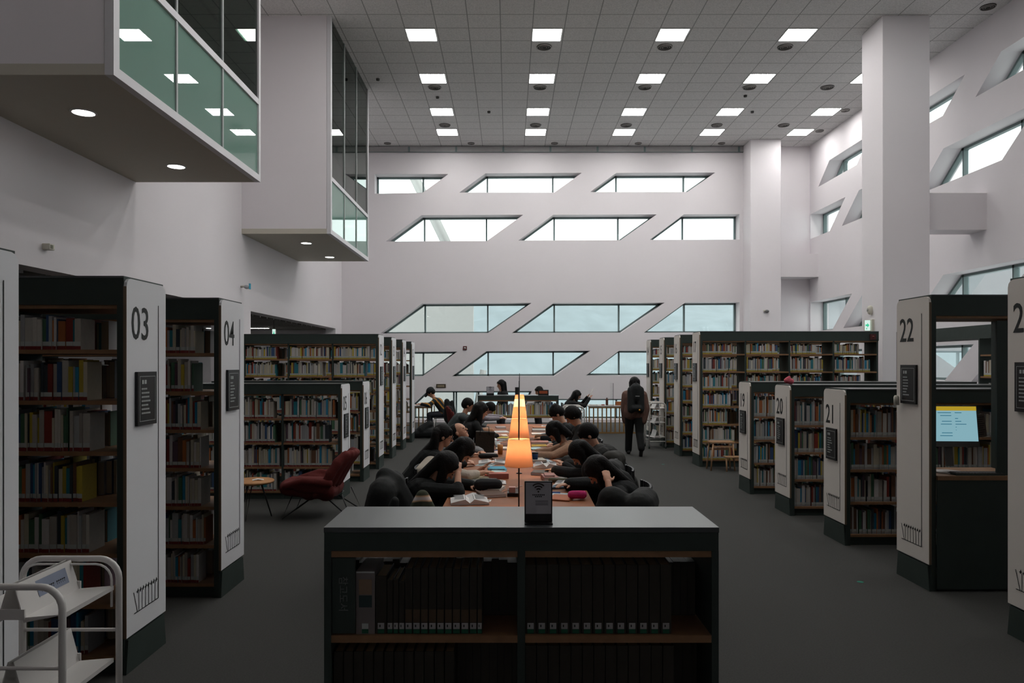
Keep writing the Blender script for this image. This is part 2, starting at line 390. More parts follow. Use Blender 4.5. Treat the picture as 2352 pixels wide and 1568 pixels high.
# ------------------------------------------------------------------ ceiling lights and vents
LFR = mat('light_trim', (.6, .6, .6), .5)
LX = [-2.11, .50, 3.11, 5.72, 8.33]; LY = [15.12, 17.476, 19.832, 21.60]
protoL = None
rows = [(y, ORD[i + 1], True) for i, y in enumerate(LY)]
unseen_fill_rows = [12.764, 10.408, 8.05, 5.70]  # unseen panel rows continuing the grid, added to fill the front with light
def panel_thing(x, y, label, group):
    r = root('ceiling_light', (x + .3, y + .29, ZC), label=label, cat='ceiling light', group=group)
    MB().box(-.31, .31, -.29, .29, -.012, .01).build('light_frame', LFR, r)
    MB().box(-.29, .29, -.272, .272, -.016, -.0125).build('diffuser', EMW, r)
for y, row, seen in rows:
    for i, x in enumerate(LX):
        if y < 15.5 and i == 4: continue
        panel_thing(x, y, 'square lit ceiling panel, %s from the glazed boxes in the %s row' % (ORD[i + 1], row), 'square ceiling light panels')
for j, y in enumerate(unseen_fill_rows):
    for i, x in enumerate(LX):
        if i == 4: continue
        panel_thing(x, y, 'unseen square ceiling panel added to light the front of the hall', 'added ceiling light panels out of view')
VENT = mat('dark_vent', (.06, .06, .055), .6); VENTW = mat('vent_ring', (.22, .21, .2), .5)
vents = [(x, 16.0, .165) for x in (.77, 3.38, 5.98)] + [(x, 18.34, .165) for x in (-1.83, .78, 3.38, 5.97, 7.9)] + [(x, 21.25, .165) for x in (-1.83, .78, 3.38, 5.98, 7.9)] + \
        [(x, 23.0, .11) for x in (-3.76, -1.16, 1.43, 4.03, 6.62)] + [(9.1, 20.0, .12), (9.15, 21.77, .12), (9.2, 14.2, .14)]
rown = {16.0: 'nearest', 18.34: 'second', 21.25: 'third', 23.0: 'farthest'}
cnt = {}
for x, y, rr in vents:
    cnt[y] = cnt.get(y, 0) + 1
    lb = 'round dark ceiling vent, %s from the glass boxes in the %s vent row' % (ORD[cnt[y]], rown[y]) if y in rown else \
        {20.0: 'small dark ceiling vent close to the window wall, above the middle lights', 21.77: 'small dark ceiling vent close to the window wall, above the far lights', 14.2: 'dark ceiling vent close to the window wall, nearest the camera'}[y]
    r = root('ceiling_vent', (x, y, ZC), label=lb, cat='vent', group='round ceiling vents')
    MB().lathe([(0, -.012), (rr * .97, -.012), (rr, 0)]).build('vent_plate', VENT, r)
    for q in (.35, .62, .9): MB().lathe([(rr * q - .008, -.016), (rr * q - .008, -.028), (rr * q + .008, -.022), (rr * q + .008, -.013)]).build('vent_ring', VENTW, r)
for x, y, lb in ((WX(868, 17.8), 17.8, 'beside the far glazed box'), (WX(1123, 20.1), 20.1, 'between the first two light columns'), (WX(1728, 20.1), 20.1, 'between the fourth and fifth light columns'),
                 (WX(1712, 18.9), 18.9, 'behind the fourth vent of the second row'), (WX(1005, 19.0), 19.0, 'behind the first vent of the second row')):
    r = root('ceiling_sensor', (x, y, ZC), label='tiny dark ceiling sprinkler ' + lb, cat='sprinkler', group='small ceiling sprinklers')
    MB().lathe([(0, -.05), (.04, -.045), (.045, 0)], seg=12).build('sensor_cap', VENT, r)
for i, (x, y, lb) in enumerate(((-4.33, 7.54, 'nearer of the two under the near glazed box'), (-4.31, 9.6, 'farther of the two under the near glazed box'),
                 (-4.29, 15.7, 'nearer of the two under the far glazed box'), (-4.29, 17.76, 'farther of the two under the far glazed box'))):
    r = root('downlight', (x, y, 4.41), label='round lit downlight, ' + lb, cat='downlight', group='round downlights')
    MB().lathe([(.125, .0), (.125, -.006), (.105, -.010), (.105, -.006)]).build('trim_ring', LFR, r)
    MB().lathe([(0, -.007), (.106, -.007)]).build('lamp_face', EMD, r)
# side-room lights
for k, (x, y) in enumerate(((-8.3, 6.5), (-8.3, 11), (-7.6, 17.2), (-7.6, 20.7), (-10, 15))):
    r = root('strip_light', (x, y, ZO - .03), label='white strip light under the side room ceiling, %s from the camera' % ORD[k + 1], cat='ceiling light', group='strip lights in the side room')
    MB().box(-.9, .9, -.07, .07, -.05, 0).build('housing', LFR, r); MB().box(-.88, .88, -.06, .06, -.056, -.051).build('tube', EMW, r)

# ------------------------------------------------------------------ bookcases
BOOKS = []          # every book: dict; the ones that show largest become objects, the rest one 'stuff' object
PALE = [((.46, .44, .40), 'cream'), ((.52, .50, .49), 'white'), ((.36, .33, .29), 'beige'), ((.33, .34, .35), 'grey'), ((.44, .40, .30), 'ivory')]
DEEP = [((.03, .04, .05), 'black'), ((.02, .16, .20), 'teal'), ((.20, .03, .02), 'red'), ((.03, .07, .16), 'navy'), ((.05, .12, .07), 'green'), ((.42, .32, .04), 'yellow'),
        ((.14, .07, .04), 'brown'), ((.02, .20, .34), 'blue'), ((.35, .11, .03), 'orange'), ((.10, .06, .08), 'plum')]
SX = (1, 0, 0); 
def facing_matrix(s, x, y, z):      # lettering on an end panel
    c1, c3 = (V((0, 1, 0)), V((1, 0, 0))) if s < 0 else (V((0, -1, 0)), V((-1, 0, 0)))
    return Matrix(((c1.x, 0, c3.x, x), (c1.y, 0, c3.y, y), (0, 1, 0, z), (0, 0, 0, 1)))
def fill_tier(unit, xa, xb, yf, z, hmax, D, frac, rnd, band, bay, tier, back=False, palebias=.55, s_=1):
    """books along x from xa; spine at yf (front) or facing +y (back row)"""
    x = xa + .004; end = xa + (xb - xa) * frac; k = 0
    while x < end:
        wd = rnd.uniform(.009, .029); 
        if rnd.random() < .1: wd = rnd.uniform(.036, .05)
        if x + wd > xb - .004: break
        h = hmax * (rnd.uniform(.68, .86) if rnd.random() < .85 else rnd.uniform(.86, .93)); d = rnd.uniform(.14, .18)
        c, cn = rnd.choice(PALE) if rnd.random() < palebias else rnd.choice(DEEP)
        j = rnd.uniform(.8, 1.15); c = tuple(q * j for q in c)
        k += 1
        BOOKS.append(dict(unit=unit, bay=bay, tier=tier, k=k, x=x, y=yf + rnd.uniform(0, .012) * (1 if not back else -1), z=z, w=wd - .001, h=h, d=d, c=c, cn=cn, back=back, band=band))
        x += wd + (rnd.random() < .04) * .012
BANDC = {'red': (.17, .02, .018), 'yellow': (.36, .29, .03), 'grey': (.3, .3, .3), 'green': (.02, .13, .07), None: None}

def bookcase(no, words_no, x0, s, y0, H, nb, bw, tiers, band, label, group, low=False, hdr=.16, D=.5, fracs=(.7, .97), skip_tiers=None, seed=1, palebias=.6, show_board=True, open_first=False):
    rnd = random.Random(seed * 77 + 5)
    r = root('bookcase', (x0, y0, 0), label=label, cat='bookcase', group=group)
    P = PANEL if s < 0 else PANELR
    # end panel with rounded top corners
    c = .05; poly = [(0.0, .215), (D, .215), (D, H - c)] + [(D - c + c * cos(a), H - c + c * sin(a)) for a in (pi / 6, pi / 3, pi / 2)] + [(c + c * cos(a), H - c + c * sin(a)) for a in (pi / 2, 2 * pi / 3, 5 * pi / 6, pi)]
    ep = MB().prism(poly, 0, s * .018, 'yz').build('end_panel', P, r)
    MB().box(0, s * .018, -.006, 0, .215, H - c).build('panel_edge', mat('tan_edge_band', (.17, .12, .08), .6), ep)
    off = -s * .0015
    def T(txt, u, z, size, sx=.62, al='LEFT', m=INK, par=ep, nm='number_lettering', bold=0):
        y = u if s < 0 else D - u
        return text(nm, txt, size, m, par, facing_matrix(s, off, y, z), sx, al, .0008, bold)
    U = lambda u: u if s < 0 else D - u
    top = H - .155; 
    T(no, .05, top - .205, .285, .80, bold=.001)
    ln = MB(); ln.box(off, off * 2, U(.392), U(.397), .335, top + .02)
    ln.build('line_marking', INK, ep)
    lg = MB(); bz = .335
    def bar(u0, z0, u1, z1, t=.0035):
        a = V((U(u0), z0)); b_ = V((U(u1), z1)); d = (b_ - a).normalized(); q = V((-d.y, d.x)) * t / 2
        pts = [a + q, b_ + q, b_ - q, a - q]
        lg.add([(off, p.x, p.y) for p in pts] + [(off * 2, p.x, p.y) for p in pts], [(0, 1, 2, 3), (4, 5, 6, 7), (0, 4, 5, 1), (1, 5, 6, 2), (2, 6, 7, 3), (3, 7, 4, 0)])
    bar(.085, bz, .395, bz, .005); bar(.08, .465, .125, bz)
    for k in range(7): bar(.142 + k * .0415, bz, .142 + k * .0415, .455)
    for k in range(8):
        u = .118 + k * .034; bar(u, .458, u + .022, .462, .008); bar(u + .008, .448, u + .014, .474, .006)
    lg.build('shelf_symbol', INK, ep)
    if show_board:
        bz1 = H - .56 if not low else H - .41; bz0 = bz1 - .33
        bd = MB().box(off, off - s * .018, U(.095), U(.335), bz0, bz1).build('notice_frame', DARKM, ep)
        q = off - s * .0185
        fm = MB(); g = .001 * -s
        for a, b_, z0, z1 in ((.115, .315, bz1 - .03, bz1 - .027), (.115, .315, bz0 + .025, bz0 + .028), (.115, .118, bz0 + .025, bz1 - .027), (.312, .315, bz0 + .025, bz1 - .027)):
            fm.box(q, q + g, U(a), U(b_), z0, z1)
        fm.build('frame_line', INKW, bd)
        tx = MB(); rr = random.Random(seed)
        tx.box(q, q + g, U(.145), U(.165), bz1 - .075, bz1 - .05).box(q, q + g, U(.175), U(.2), bz1 - .075, bz1 - .05)
        for k in range(7):
            z = bz1 - .11 - k * .025; u = .14
            while u < .19 + rr.random() * .07: tx.box(q, q + g, U(u), U(u + .010), z, z + .010); u += .014
        tx.build('notice_lines', INKW, bd)
    # carcase
    MB().box(s * .018, s * .058, 0, D, 0, H + .012).build('end_board', BLACK, r)
    MB().prism([(-.005, 0), (D + .005, 0), (D - .02, .2), (.02, .2)], -s * .0, s * .018, 'yz').build('end_plinth', BLACK, r)
    L = .058 + nb * bw
    bd_t = .025
    for b in range(1, nb + 1): MB().box(s * (.058 + b * bw - .03), s * (.058 + b * bw), .02, D - .02, 0, H - hdr).build('upright', BLACK, r)
    MB().box(s * .058, s * L, 0, D, H - hdr, H).build('header', BLACK if not low else [BLACK], r)
    MB().box(s * .02, s * L, -.004, D + .004, H, H + .012).build('top_board', BLACKG, r)
    MB().box(s * .058, s * L, .03, D - .03, 0, tiers[0] - bd_t).build('plinth', BLACK, r)
    for b in range(nb):
        a_, b_ = .058 + b * bw, .058 + (b + 1) * bw - .03
        MB().box(s * a_, s * b_, .01, D - .01, H - hdr - .022, H - hdr).build('shelf', WOOD, r)
        for ti, z in enumerate(tiers):
            if open_first and b == 0 and ti not in (0,): continue
            MB().box(s * a_, s * b_, .01, D - .01, z - bd_t, z).build('shelf', WOOD, r)
            zt = tiers[ti + 1] - bd_t if ti + 1 < len(tiers) else H - hdr - .022
            hm = zt - z
            xa, xb = (x0 + s * a_, x0 + s * b_)
            if s < 0: xa, xb = xb, xa
            tw = ORD[len(tiers) - ti]
            fr = rnd.uniform(*fracs)
            fill_tier(words_no, xa, xb, y0 + .035, z, hm, D, fr, rnd, band, b, tw, palebias=palebias)
            fill_tier(words_no, xa + .15 * rnd.random(), xb, y0 + D - .035, z, hm, D, rnd.uniform(.55, .9), rnd, band, b, tw, back=True, palebias=palebias)
    return r
TL = [.11 + k * .304 for k in range(7)]; TR_ = [.13 + k * .316 for k in range(7)]; LO = [.11 + k * .33 for k in range(4)]
BWL, BWR = .776, .79
XPL, XPR = -2.27, 3.42
G1 = 'tall bookcases along the aisle'; G2 = 'low bookcases along the aisle'
bookcase('02', 'zero two', XPL, -1, 2.93, 2.36, 3, BWL, TL, 'red', 'tall black bookcase nearest the camera, behind the foreground book trolley', G1, seed=2)
bookcase('03', 'zero three', XPL, -1, 4.40, 2.36, 3, BWL, TL, 'red', 'tall black bookcase whose pale end panel reads zero three (03)', G1, seed=3, fracs=(.66, .74), palebias=.5)
bookcase('04', 'zero four', XPL, -1, 5.85, 2.36, 3, BWL, TL, 'red', 'tall black bookcase whose pale end panel reads zero four (04)', G1, seed=4, fracs=(.6, .95), palebias=.62)
bookcase('05', 'zero five', XPL, -1, 10.10, 1.565, 3, BWL, LO, 'red', 'low black bookcase whose end panel reads zero five, behind the red armchair', G2, low=True, seed=5, fracs=(.78, .97), hdr=.13)
bookcase('06', 'zero six', XPL, -1, 11.60, 1.565, 3, BWL, LO, 'red', 'low black bookcase just behind the low case marked zero five', G2, low=True, seed=6, hdr=.13)
for k, (no, y, wd, lb) in enumerate((('12', 12.98, 'one two', 'nearest tall black bookcase of the far left row, behind the low cases'),
                     ('13', 14.45, 'one three', 'second tall black bookcase of the far left row'), ('14', 15.92, 'one four', 'third tall black bookcase of the far left row'),
                     ('15', 17.40, 'one five', 'farthest tall black bookcase of the left row, beside the boy in stripes'))):
    bookcase(no, wd, XPL, -1, y, 2.36, 3, BWL, TL, 'yellow', lb, G1, seed=10 + k, fracs=(.68, .9))
bookcase('17', 'one seven', XPR, 1, 13.27, 2.42, 4, BWR, TR_, 'yellow', 'tall black bookcase marked one seven (17), with four full bays facing the camera', G1, seed=27, fracs=(.55, .85), palebias=.5)
for k, (no, y, wd, lb) in enumerate((('16', 14.80, 'one six', 'tall black bookcase just behind the one marked one seven'), ('15', 16.3, 'one five', 'third tall bookcase of the far right row, counted from the front'),
                     ('14', 17.85, 'one four', 'farthest tall bookcase of the right row, behind the empty trolley'))):
    bookcase(no, wd, XPR, 1, y, 2.42, 4 if k else 4, BWR, TR_, 'yellow', lb, G1, seed=30 + k)
bookcase('19', 'one nine', XPR, 1, 10.49, 1.58, 4, BWR, LO, 'grey', 'low black bookcase whose end panel reads one nine (19)', G2, low=True, seed=41, hdr=.13)
bookcase('20', 'two zero', XPR, 1, 9.0, 1.58, 4, BWR, LO, 'grey', 'low black bookcase whose end panel reads two zero (20)', G2, low=True, seed=42, hdr=.13, fracs=(.85, .98), palebias=.4)
bookcase('21', 'two one', XPR, 1, 7.53, 1.58, 4, BWR, LO, 'grey', 'low black bookcase whose end panel reads two one (21)', G2, low=True, seed=43, hdr=.13, fracs=(.9, .99), palebias=.45)
bookcase('22', 'two two', XPR, 1, 6.02, 2.40, 4, BWR, TR_, 'grey', 'tall black bookcase whose end panel reads two two (22), housing the computer desk', G1, seed=44, open_first=True)
bookcase('23', 'two three', XPR, 1, 4.57, 2.42, 1, BWR, TR_, 'grey', 'tall bookcase at the right picture edge, its end panel cut off after a 2', G1, seed=45)
BOOKS[:] = [b for b in BOOKS if not (b['unit'] == 'two two' and b['x'] < XPR + .06 + BWR and b['z'] > .2)]

# computer bay of case 22
r = root('desk_insert', (XPR + .06, 6.02, 0), label='dark counter front with wooden worktop built into the bookcase marked 22', cat='desk')
MB().box(0, .76, -.02, .48, .905, .94).build('worktop', WOOD, r); MB().box(0, .76, -.012, .0, 0.02, .905).build('front_board', BLACK, r)
MB().box(.50, .76, .01, .03, .94, 2.2).build('side_board', BLACK, r)
MX = XPR + .06
SCR = emis('lit_screen', (.36, .66, .76), .62); SCY = emis('lit_screen_yellow', (.62, .42, .03), .7); SCB = emis('lit_screen_blue', (.02, .22, .36), .5)
r = root('computer_monitor', (MX + .20, 6.16, .94), -.06, label='computer monitor showing a pale blue catalogue page, on the wooden worktop', cat='monitor')
tl = Matrix.Rotation(radians(-8), 4, 'X')
def TM(z=0): return Matrix.Translation((0, 0, .23)) @ tl
mb = MB(); mb.box(-.235, .235, 0, .03, -.01, .335); mb.build('bezel', mat('grey_bezel', (.12, .115, .11), .5), r, xf=TM())
MB().box(-.225, .225, -.003, 0, .035, .325).build('screen', SCR, r, xf=TM())
MB().box(-.225, .225, -.005, -.003, .29, .325).build('yellow_banner', SCY, r, xf=TM())
mb = MB(); rr = random.Random(3)
for k in range(9):
    z = .27 - k * .024
    if k in (2, 5): mb.box(-.17, -.15, -.005, -.003, z - .01, z + .012)
    for a, b_ in ((-.1 + rr.random() * .05, .02), (.05, .05 + rr.random() * .1)):
        if rr.random() < .75: mb.box(a, b_, -.005, -.003, z, z + .005)
mb.build('screen_lines', SCB, r, xf=TM())
MB().box(-.03, .03, .03, .05, -.17, .1).build('stand_neck', mat('grey_bezel', (0, 0, 0)), r, xf=TM())
MB().lathe([(0, 0), (.12, 0), (.12, .008), (.03, .02), (0, .02)], (0, .05, 0)).build('stand_base', mat('silver_plastic', (.45, .43, .42), .3), r)
r = root('keyboard', (MX + .36, 6.08, .94), label='dark keyboard on the wooden worktop beside the monitor', cat='keyboard')
MB().box(-.2, .2, -.06, .06, 0, .015).build('key_base', BLACK, r); mb = MB()
for i in range(14):
    for j in range(4): mb.box(-.19 + i * .0275, -.168 + i * .0275, -.05 + j * .026, -.03 + j * .026, .015, .021)
mb.build('key_caps', mat('key_grey', (.08, .08, .08), .5), r)
r = root('paper_notice', (MX + .43, 6.20, 1.23), label='small printed notice sheet taped beside the monitor', cat='notice')
MB().box(0, .10, 0, .003, 0, .19).build('sheet', mat('greyish_paper', (.22, .17, .155), .8), r, xf=Matrix.Rotation(-.12, 4, 'Y'))
mb = MB()
for k in range(9): mb.box(.012, .075 + (k % 3) * .007, -.002, 0, .02 + k * .018, .024 + k * .018)
mb.build('printed_lines', INK, r, xf=Matrix.Rotation(-.12, 4, 'Y'))
o = MB().lathe([(0, 0), (.022, 0), (.022, .07), (.014, .085), (0, .085)], seg=14).build('hand_gel_bottle', PLASTIC); o.location = (XPR - .045, 6.44, 1.49)
tag(o, 'small cream bottle hanging on the notice frame of the bookcase marked 22', 'bottle')

# wall-parallel open bookcase near the window wall
r = root('bookcase', (6.97, 9.9, 0), label='open black bookcase turned sideways in front of the window wall, seen through case 22', cat='bookcase', group=G1)
MB().box(0, .4, 0, 3.4, 2.22, 2.42).build('header', BLACK, r)
MB().box(0, .4, 0, 3.4, 0, .3).build('plinth', BLACK, r)
for y in (0, 1.05, 3.37): MB().box(0, .4, y, y + .03, 0, 2.22).build('upright', BLACK, r)
for z in (1.96, 1.64, 1.32): MB().box(0.01, .39, .03, 1.05, z, z + .025).build('shelf', WOOD, r)
rnd = random.Random(9)
for z in (1.665, 1.345):
    y = 9.96
    while y < 10.88:
        wd = rnd.uniform(.02, .04); c, cn = rnd.choice(PALE if rnd.random() < .6 else DEEP)
        BOOKS.append(dict(unit='side', x=7.0, y=y, z=z, w=wd, h=rnd.uniform(.19, .25), d=.16, c=c, cn=cn, side=True, back=False, band='yellow', tier='x', k=0, bay=0)); y += wd + .001

# ------------------------------------------------------------------ low two-bay counters (front and far)
def counter(x0, y0, W, D, H, label, front):
    r = root('counter_bookcase', (x0, y0, 0), label=label, cat='bookcase', group='two-bay counter bookcases')
    MB().box(0, W, 0, D, H - .025, H).build('counter_top', BLACKG, r, bevel=.002)
    MB().box(0.002, W - .002, .004, D - .004, H - .11, H - .025).build('header', BLACK, r)
    for x in (0.002, W - .034): MB().box(x, x + .032, .002, D - .002, 0, H - .11).build('side_board', BLACK, r)
    MB().box(W / 2 - .018, W / 2 + .018, .01, D - .01, 0, H - .11).build('divider', BLACK, r)
    MB().box(.034, W - .034, .02, D - .02, 0, .10).build('plinth', BLACK, r)
    for a, b_ in ((.034, W / 2 - .018), (W / 2 + .018, W - .034)):
        for z1, t in ((H - .11, .03), (.592, .034), (.21, .034)): MB().box(a, b_, .008, D - .008, z1 - t, z1).build('shelf', WOOD, r)
    return r
FC = counter(-.855, 3.42, 1.829, .50, 1.094, 'black two-bay counter bookcase across the foreground with a glossy dark top', True)
FC2 = counter(WX(1097, 17.6), 17.6, 1.93, .5, 1.094, 'black two-bay counter bookcase at the far end of the long table', False)
rnd = random.Random(12)
for b in range(2):
    xa = WX(1097, 17.6) + .05 + b * .95; fill_tier('far counter', xa, xa + .86, 17.64, .592, .37, .5, .97, rnd, 'yellow', b, 'top', palebias=.75)
mb = MB(); lx = 0
for k in range(26): mb.box(.78 + k * .0105, .78 + k * .0105 + (.008 if k % 4 else .003), -.0008, 0, 1.025, 1.031)
mb.build('faint_lettering', mat('faint_grey_ink', (.05, .047, .045), .7), FC)
# left name plate
r2 = MB().box(.038, .143, .012, .03, .60, .95).build('name_plate', BLACK, FC)
M_ = Matrix.Translation((.072, .0105, .865)) @ Matrix(((0, 1, 0, 0), (0, 0, -1, 0), (-1, 0, 0, 0), (0, 0, 0, 1)))
text('korean_lettering', '\ucc38\uace0\ub3c4\uc11c', .047, mat('grey_lettering', (.13, .14, .135), .6), r2, M_, .95, 'LEFT', .0008)
# white magazine box
bx = -.855
r = root('file_box', (bx + .145, 3.445, .592), label='pale box file with brown and green labels on the counter bookcase shelf, leftmost volume', cat='file box')
GB = mat('pale_file_box', (.16, .14, .135), .6)
MB().box(0, .088, 0, .24, 0, .292).build('box_body', GB, r)
MB().box(.002, .086, -.002, 0, .285, .291).build('top_edge', INKW, r)
MB().box(.014, .074, -.002, 0, .185, .255).build('spine_label', mat('tan_label', (.22, .15, .10), .7), r)
MB().box(.014, .074, -.002, 0, .125, .18).build('spine_label', mat('dark_green_label', (.03, .05, .05), .7), r)
MB().box(.028, .058, -.002, 0, .025, .05).build('call_number_label', INKW, r); MB().box(.028, .058, -.002, 0, .004, .023).build('colour_label', mat('green_label', (.01, .09, .05), .7), r)
# dark reference volumes
REFC = mat('dark_brown_binding', (.028, .024, .018), .6, noise=.25, scale=30); REFG = mat('tan_binding', (.075, .05, .03), .6)
LBLW = mat('call_label_white', (.34, .33, .33), .7); LBLG = mat('green_label', (0, 0, 0))
PAGES = mat('page_block_paper', (.30, .22, .13), .9)
def ref_volume(x, y, z, wd, h, d, label, group, tan=False, lab=True):
    r = root('reference_volume', (x, y, z), label=label, cat='book', group=group)
    mb = MB(); mb.box(0, .004, 0, d, 0, h).box(wd - .004, wd, 0, d, 0, h).box(.001, wd - .001, -.004, .004, .001, h)
    mb.build('cover', REFC, r, bevel=.0015)
    MB().box(.004, wd - .004, .004, d - .004, .004, h - .006).build('page_block', PAGES, r)
    if tan: MB().box(.002, wd - .002, -.0055, -.004, .055, .115).build('tan_band', REFG, r)
    if lab:
        c = wd / 2; w2 = min(.015, wd * .42)
        lb = MB().box(c - w2, c + w2, -.006, -.004, .024, .052).build('call_number_label', LBLW, r)
        MB().box(c - w2 * .5, c - w2 * .1, -.0066, -.006, .033, .044).build('printed_mark', INK, lb)
        MB().box(c - w2, c + w2, -.006, -.004, .004, .022).build('green_label', LBLG, r)
X0 = -.855
xs = [862, 889, 903, 916, 930, 948, 966, 984, 1003, 1021, 1039, 1058, 1078, 1096, 1108]
rnd = random.Random(5)
for k in range(14):
    a = WX(xs[k], 3.45); b_ = WX(xs[k + 1], 3.45)
    hh = (.27, .25, .255, .245)[k] if k < 4 else .305 + rnd.uniform(-.003, .003)
    ref_volume(a + .001, 3.45, .592, b_ - a - .002, hh, .22, 'thin dark reference volume, %s from the box file on the upper counter shelf' % ORD[k + 1], 'reference volumes beside the box file', tan=k >= 4)
for k in range(13):
    a = WX(1205.5 + k * 25.9, 3.45); b_ = a + 25.9 * 3.45 / F
    ref_volume(a + .0008, 3.45, .592, b_ - a - .0016, .322, .24, 'thick dark bound volume, %s from the divider on the upper counter shelf' % ORD[k + 1], 'matching thick reference volumes')
for k in range(12):
    a = WX(766 + k * 23.2, 3.45); b_ = a + 22.6 * 3.45 / F
    ref_volume(a + .001, 3.45, .21, b_ - a - .002, .30, .22, 'dark reference volume on the lower left counter shelf, %s from the side board' % ORD[k + 1], 'reference volumes on the lower left shelf', lab=False)
for k in range(13):
    a = WX(1206 + k * 26.3, 3.45); b_ = a + 26.3 * 3.45 / F
    ref_volume(a + .0008, 3.45, .21, b_ - a - .0016, .328, .24, 'thick dark bound volume on the lower right counter shelf, %s from the divider' % ORD[k + 1], 'reference volumes on the lower right shelf', lab=False)

rb = random.Random(8)
for zz in (.592, .21):
    for xa, xb in ((-.815, .035), (.085, .93)):
        x = xa
        while x < xb:
            wd = rb.uniform(.03, .05); BOOKS.append(dict(unit='x', bay=0, tier='x', k=0, x=x, y=3.90, z=zz, w=min(wd, xb - x + .02), h=rb.uniform(.255, .285), d=.2, c=(.03, .028, .022), cn='black', back=True, band=None)); x += wd + .001
# wifi notice standing on a counter
def wifi_sign(x, y, z, w, h, label, body=(.115, .11, .115)):
    r = root('wifi_notice_stand', (x, y, z), label=label, cat='notice stand', group='notices in dark stands')
    MB().box(-w / 2, w / 2, -.045, .045, 0, .006).build('stand_foot', DARKM, r)
    MB().box(-w / 2, w / 2, -.004, .006, .006, h).build('stand_back', DARKM, r, bevel=.002)
    MB().box(-w / 2 + .006, w / 2 - .006, -.0055, -.004, h * .22, h - .006).build('notice_sheet', mat('grey_sheet', (.40, .39, .42), .7), r)
    mb = MB(); cz = h * .76; m2 = mat('dark_brown_print', (.028, .018, .014), .7)
    for rad in (.012, .024, .036):
        rad = rad * w / .13; pts = [(rad * sin(a), -.0065, cz + rad * cos(a)) for a in [(-1 + i / 5) * .8 for i in range(11)]]; mb.tube(pts, .0028 * w / .13, 4)
    mb.ell((0, -.0062, cz - .002), (.004 * w / .13, .0006, .004 * w / .13), seg=8); mb.build('wifi_symbol', m2, r)
    mb = MB()
    for z_, a in ((.66, .028), (.62, .016)):
        x_ = -a
        while x_ < a: mb.box(x_ * w / .13, (x_ + .006) * w / .13, -.0062, -.0055, h * z_, h * (z_ + .028)); x_ += .0085
    for z_ in (.53, .50, .46, .43): mb.box(-.014 * w / .13, .045 * w / .13, -.0062, -.0055, h * z_, h * (z_ + .008))
    mb.build('printed_lines', INK, r)
wifi_sign(.142, 3.52, 1.094, .132, .198, 'dark stand with a grey wifi notice on the foreground counter')
wifi_sign(WX(1126, 17.75), 17.75, 1.094, .18, .205, 'small wifi notice on the far counter, beside the standing woman')
def small_sign(px0, px1, y, z, h, m, label):
    r = root('desk_sign', (WX((px0 + px1) / 2, y), y, z), label=label, cat='sign'); w2 = (px1 - px0) * y / F / 2
    MB().box(-w2, w2, -.05, .05, 0, .01).build('sign_foot', DARKM, r)
    MB().box(-w2, w2, -.01, .01, .01, h).build('sign_board', DARKM, r)
    MB().box(-w2 * .8, w2 * .8, -.012, -.01, h * .3, h * .8).build('sign_print', m, r)
small_sign(1183, 1193, 17.8, 1.094, .19, INK, 'small black sign on the far counter, behind the lamp row')
small_sign(1236, 1260, 17.75, 1.094, .13, mat('orange_print', (.35, .08, .03), .7), 'low dark sign with reddish print on the far counter')

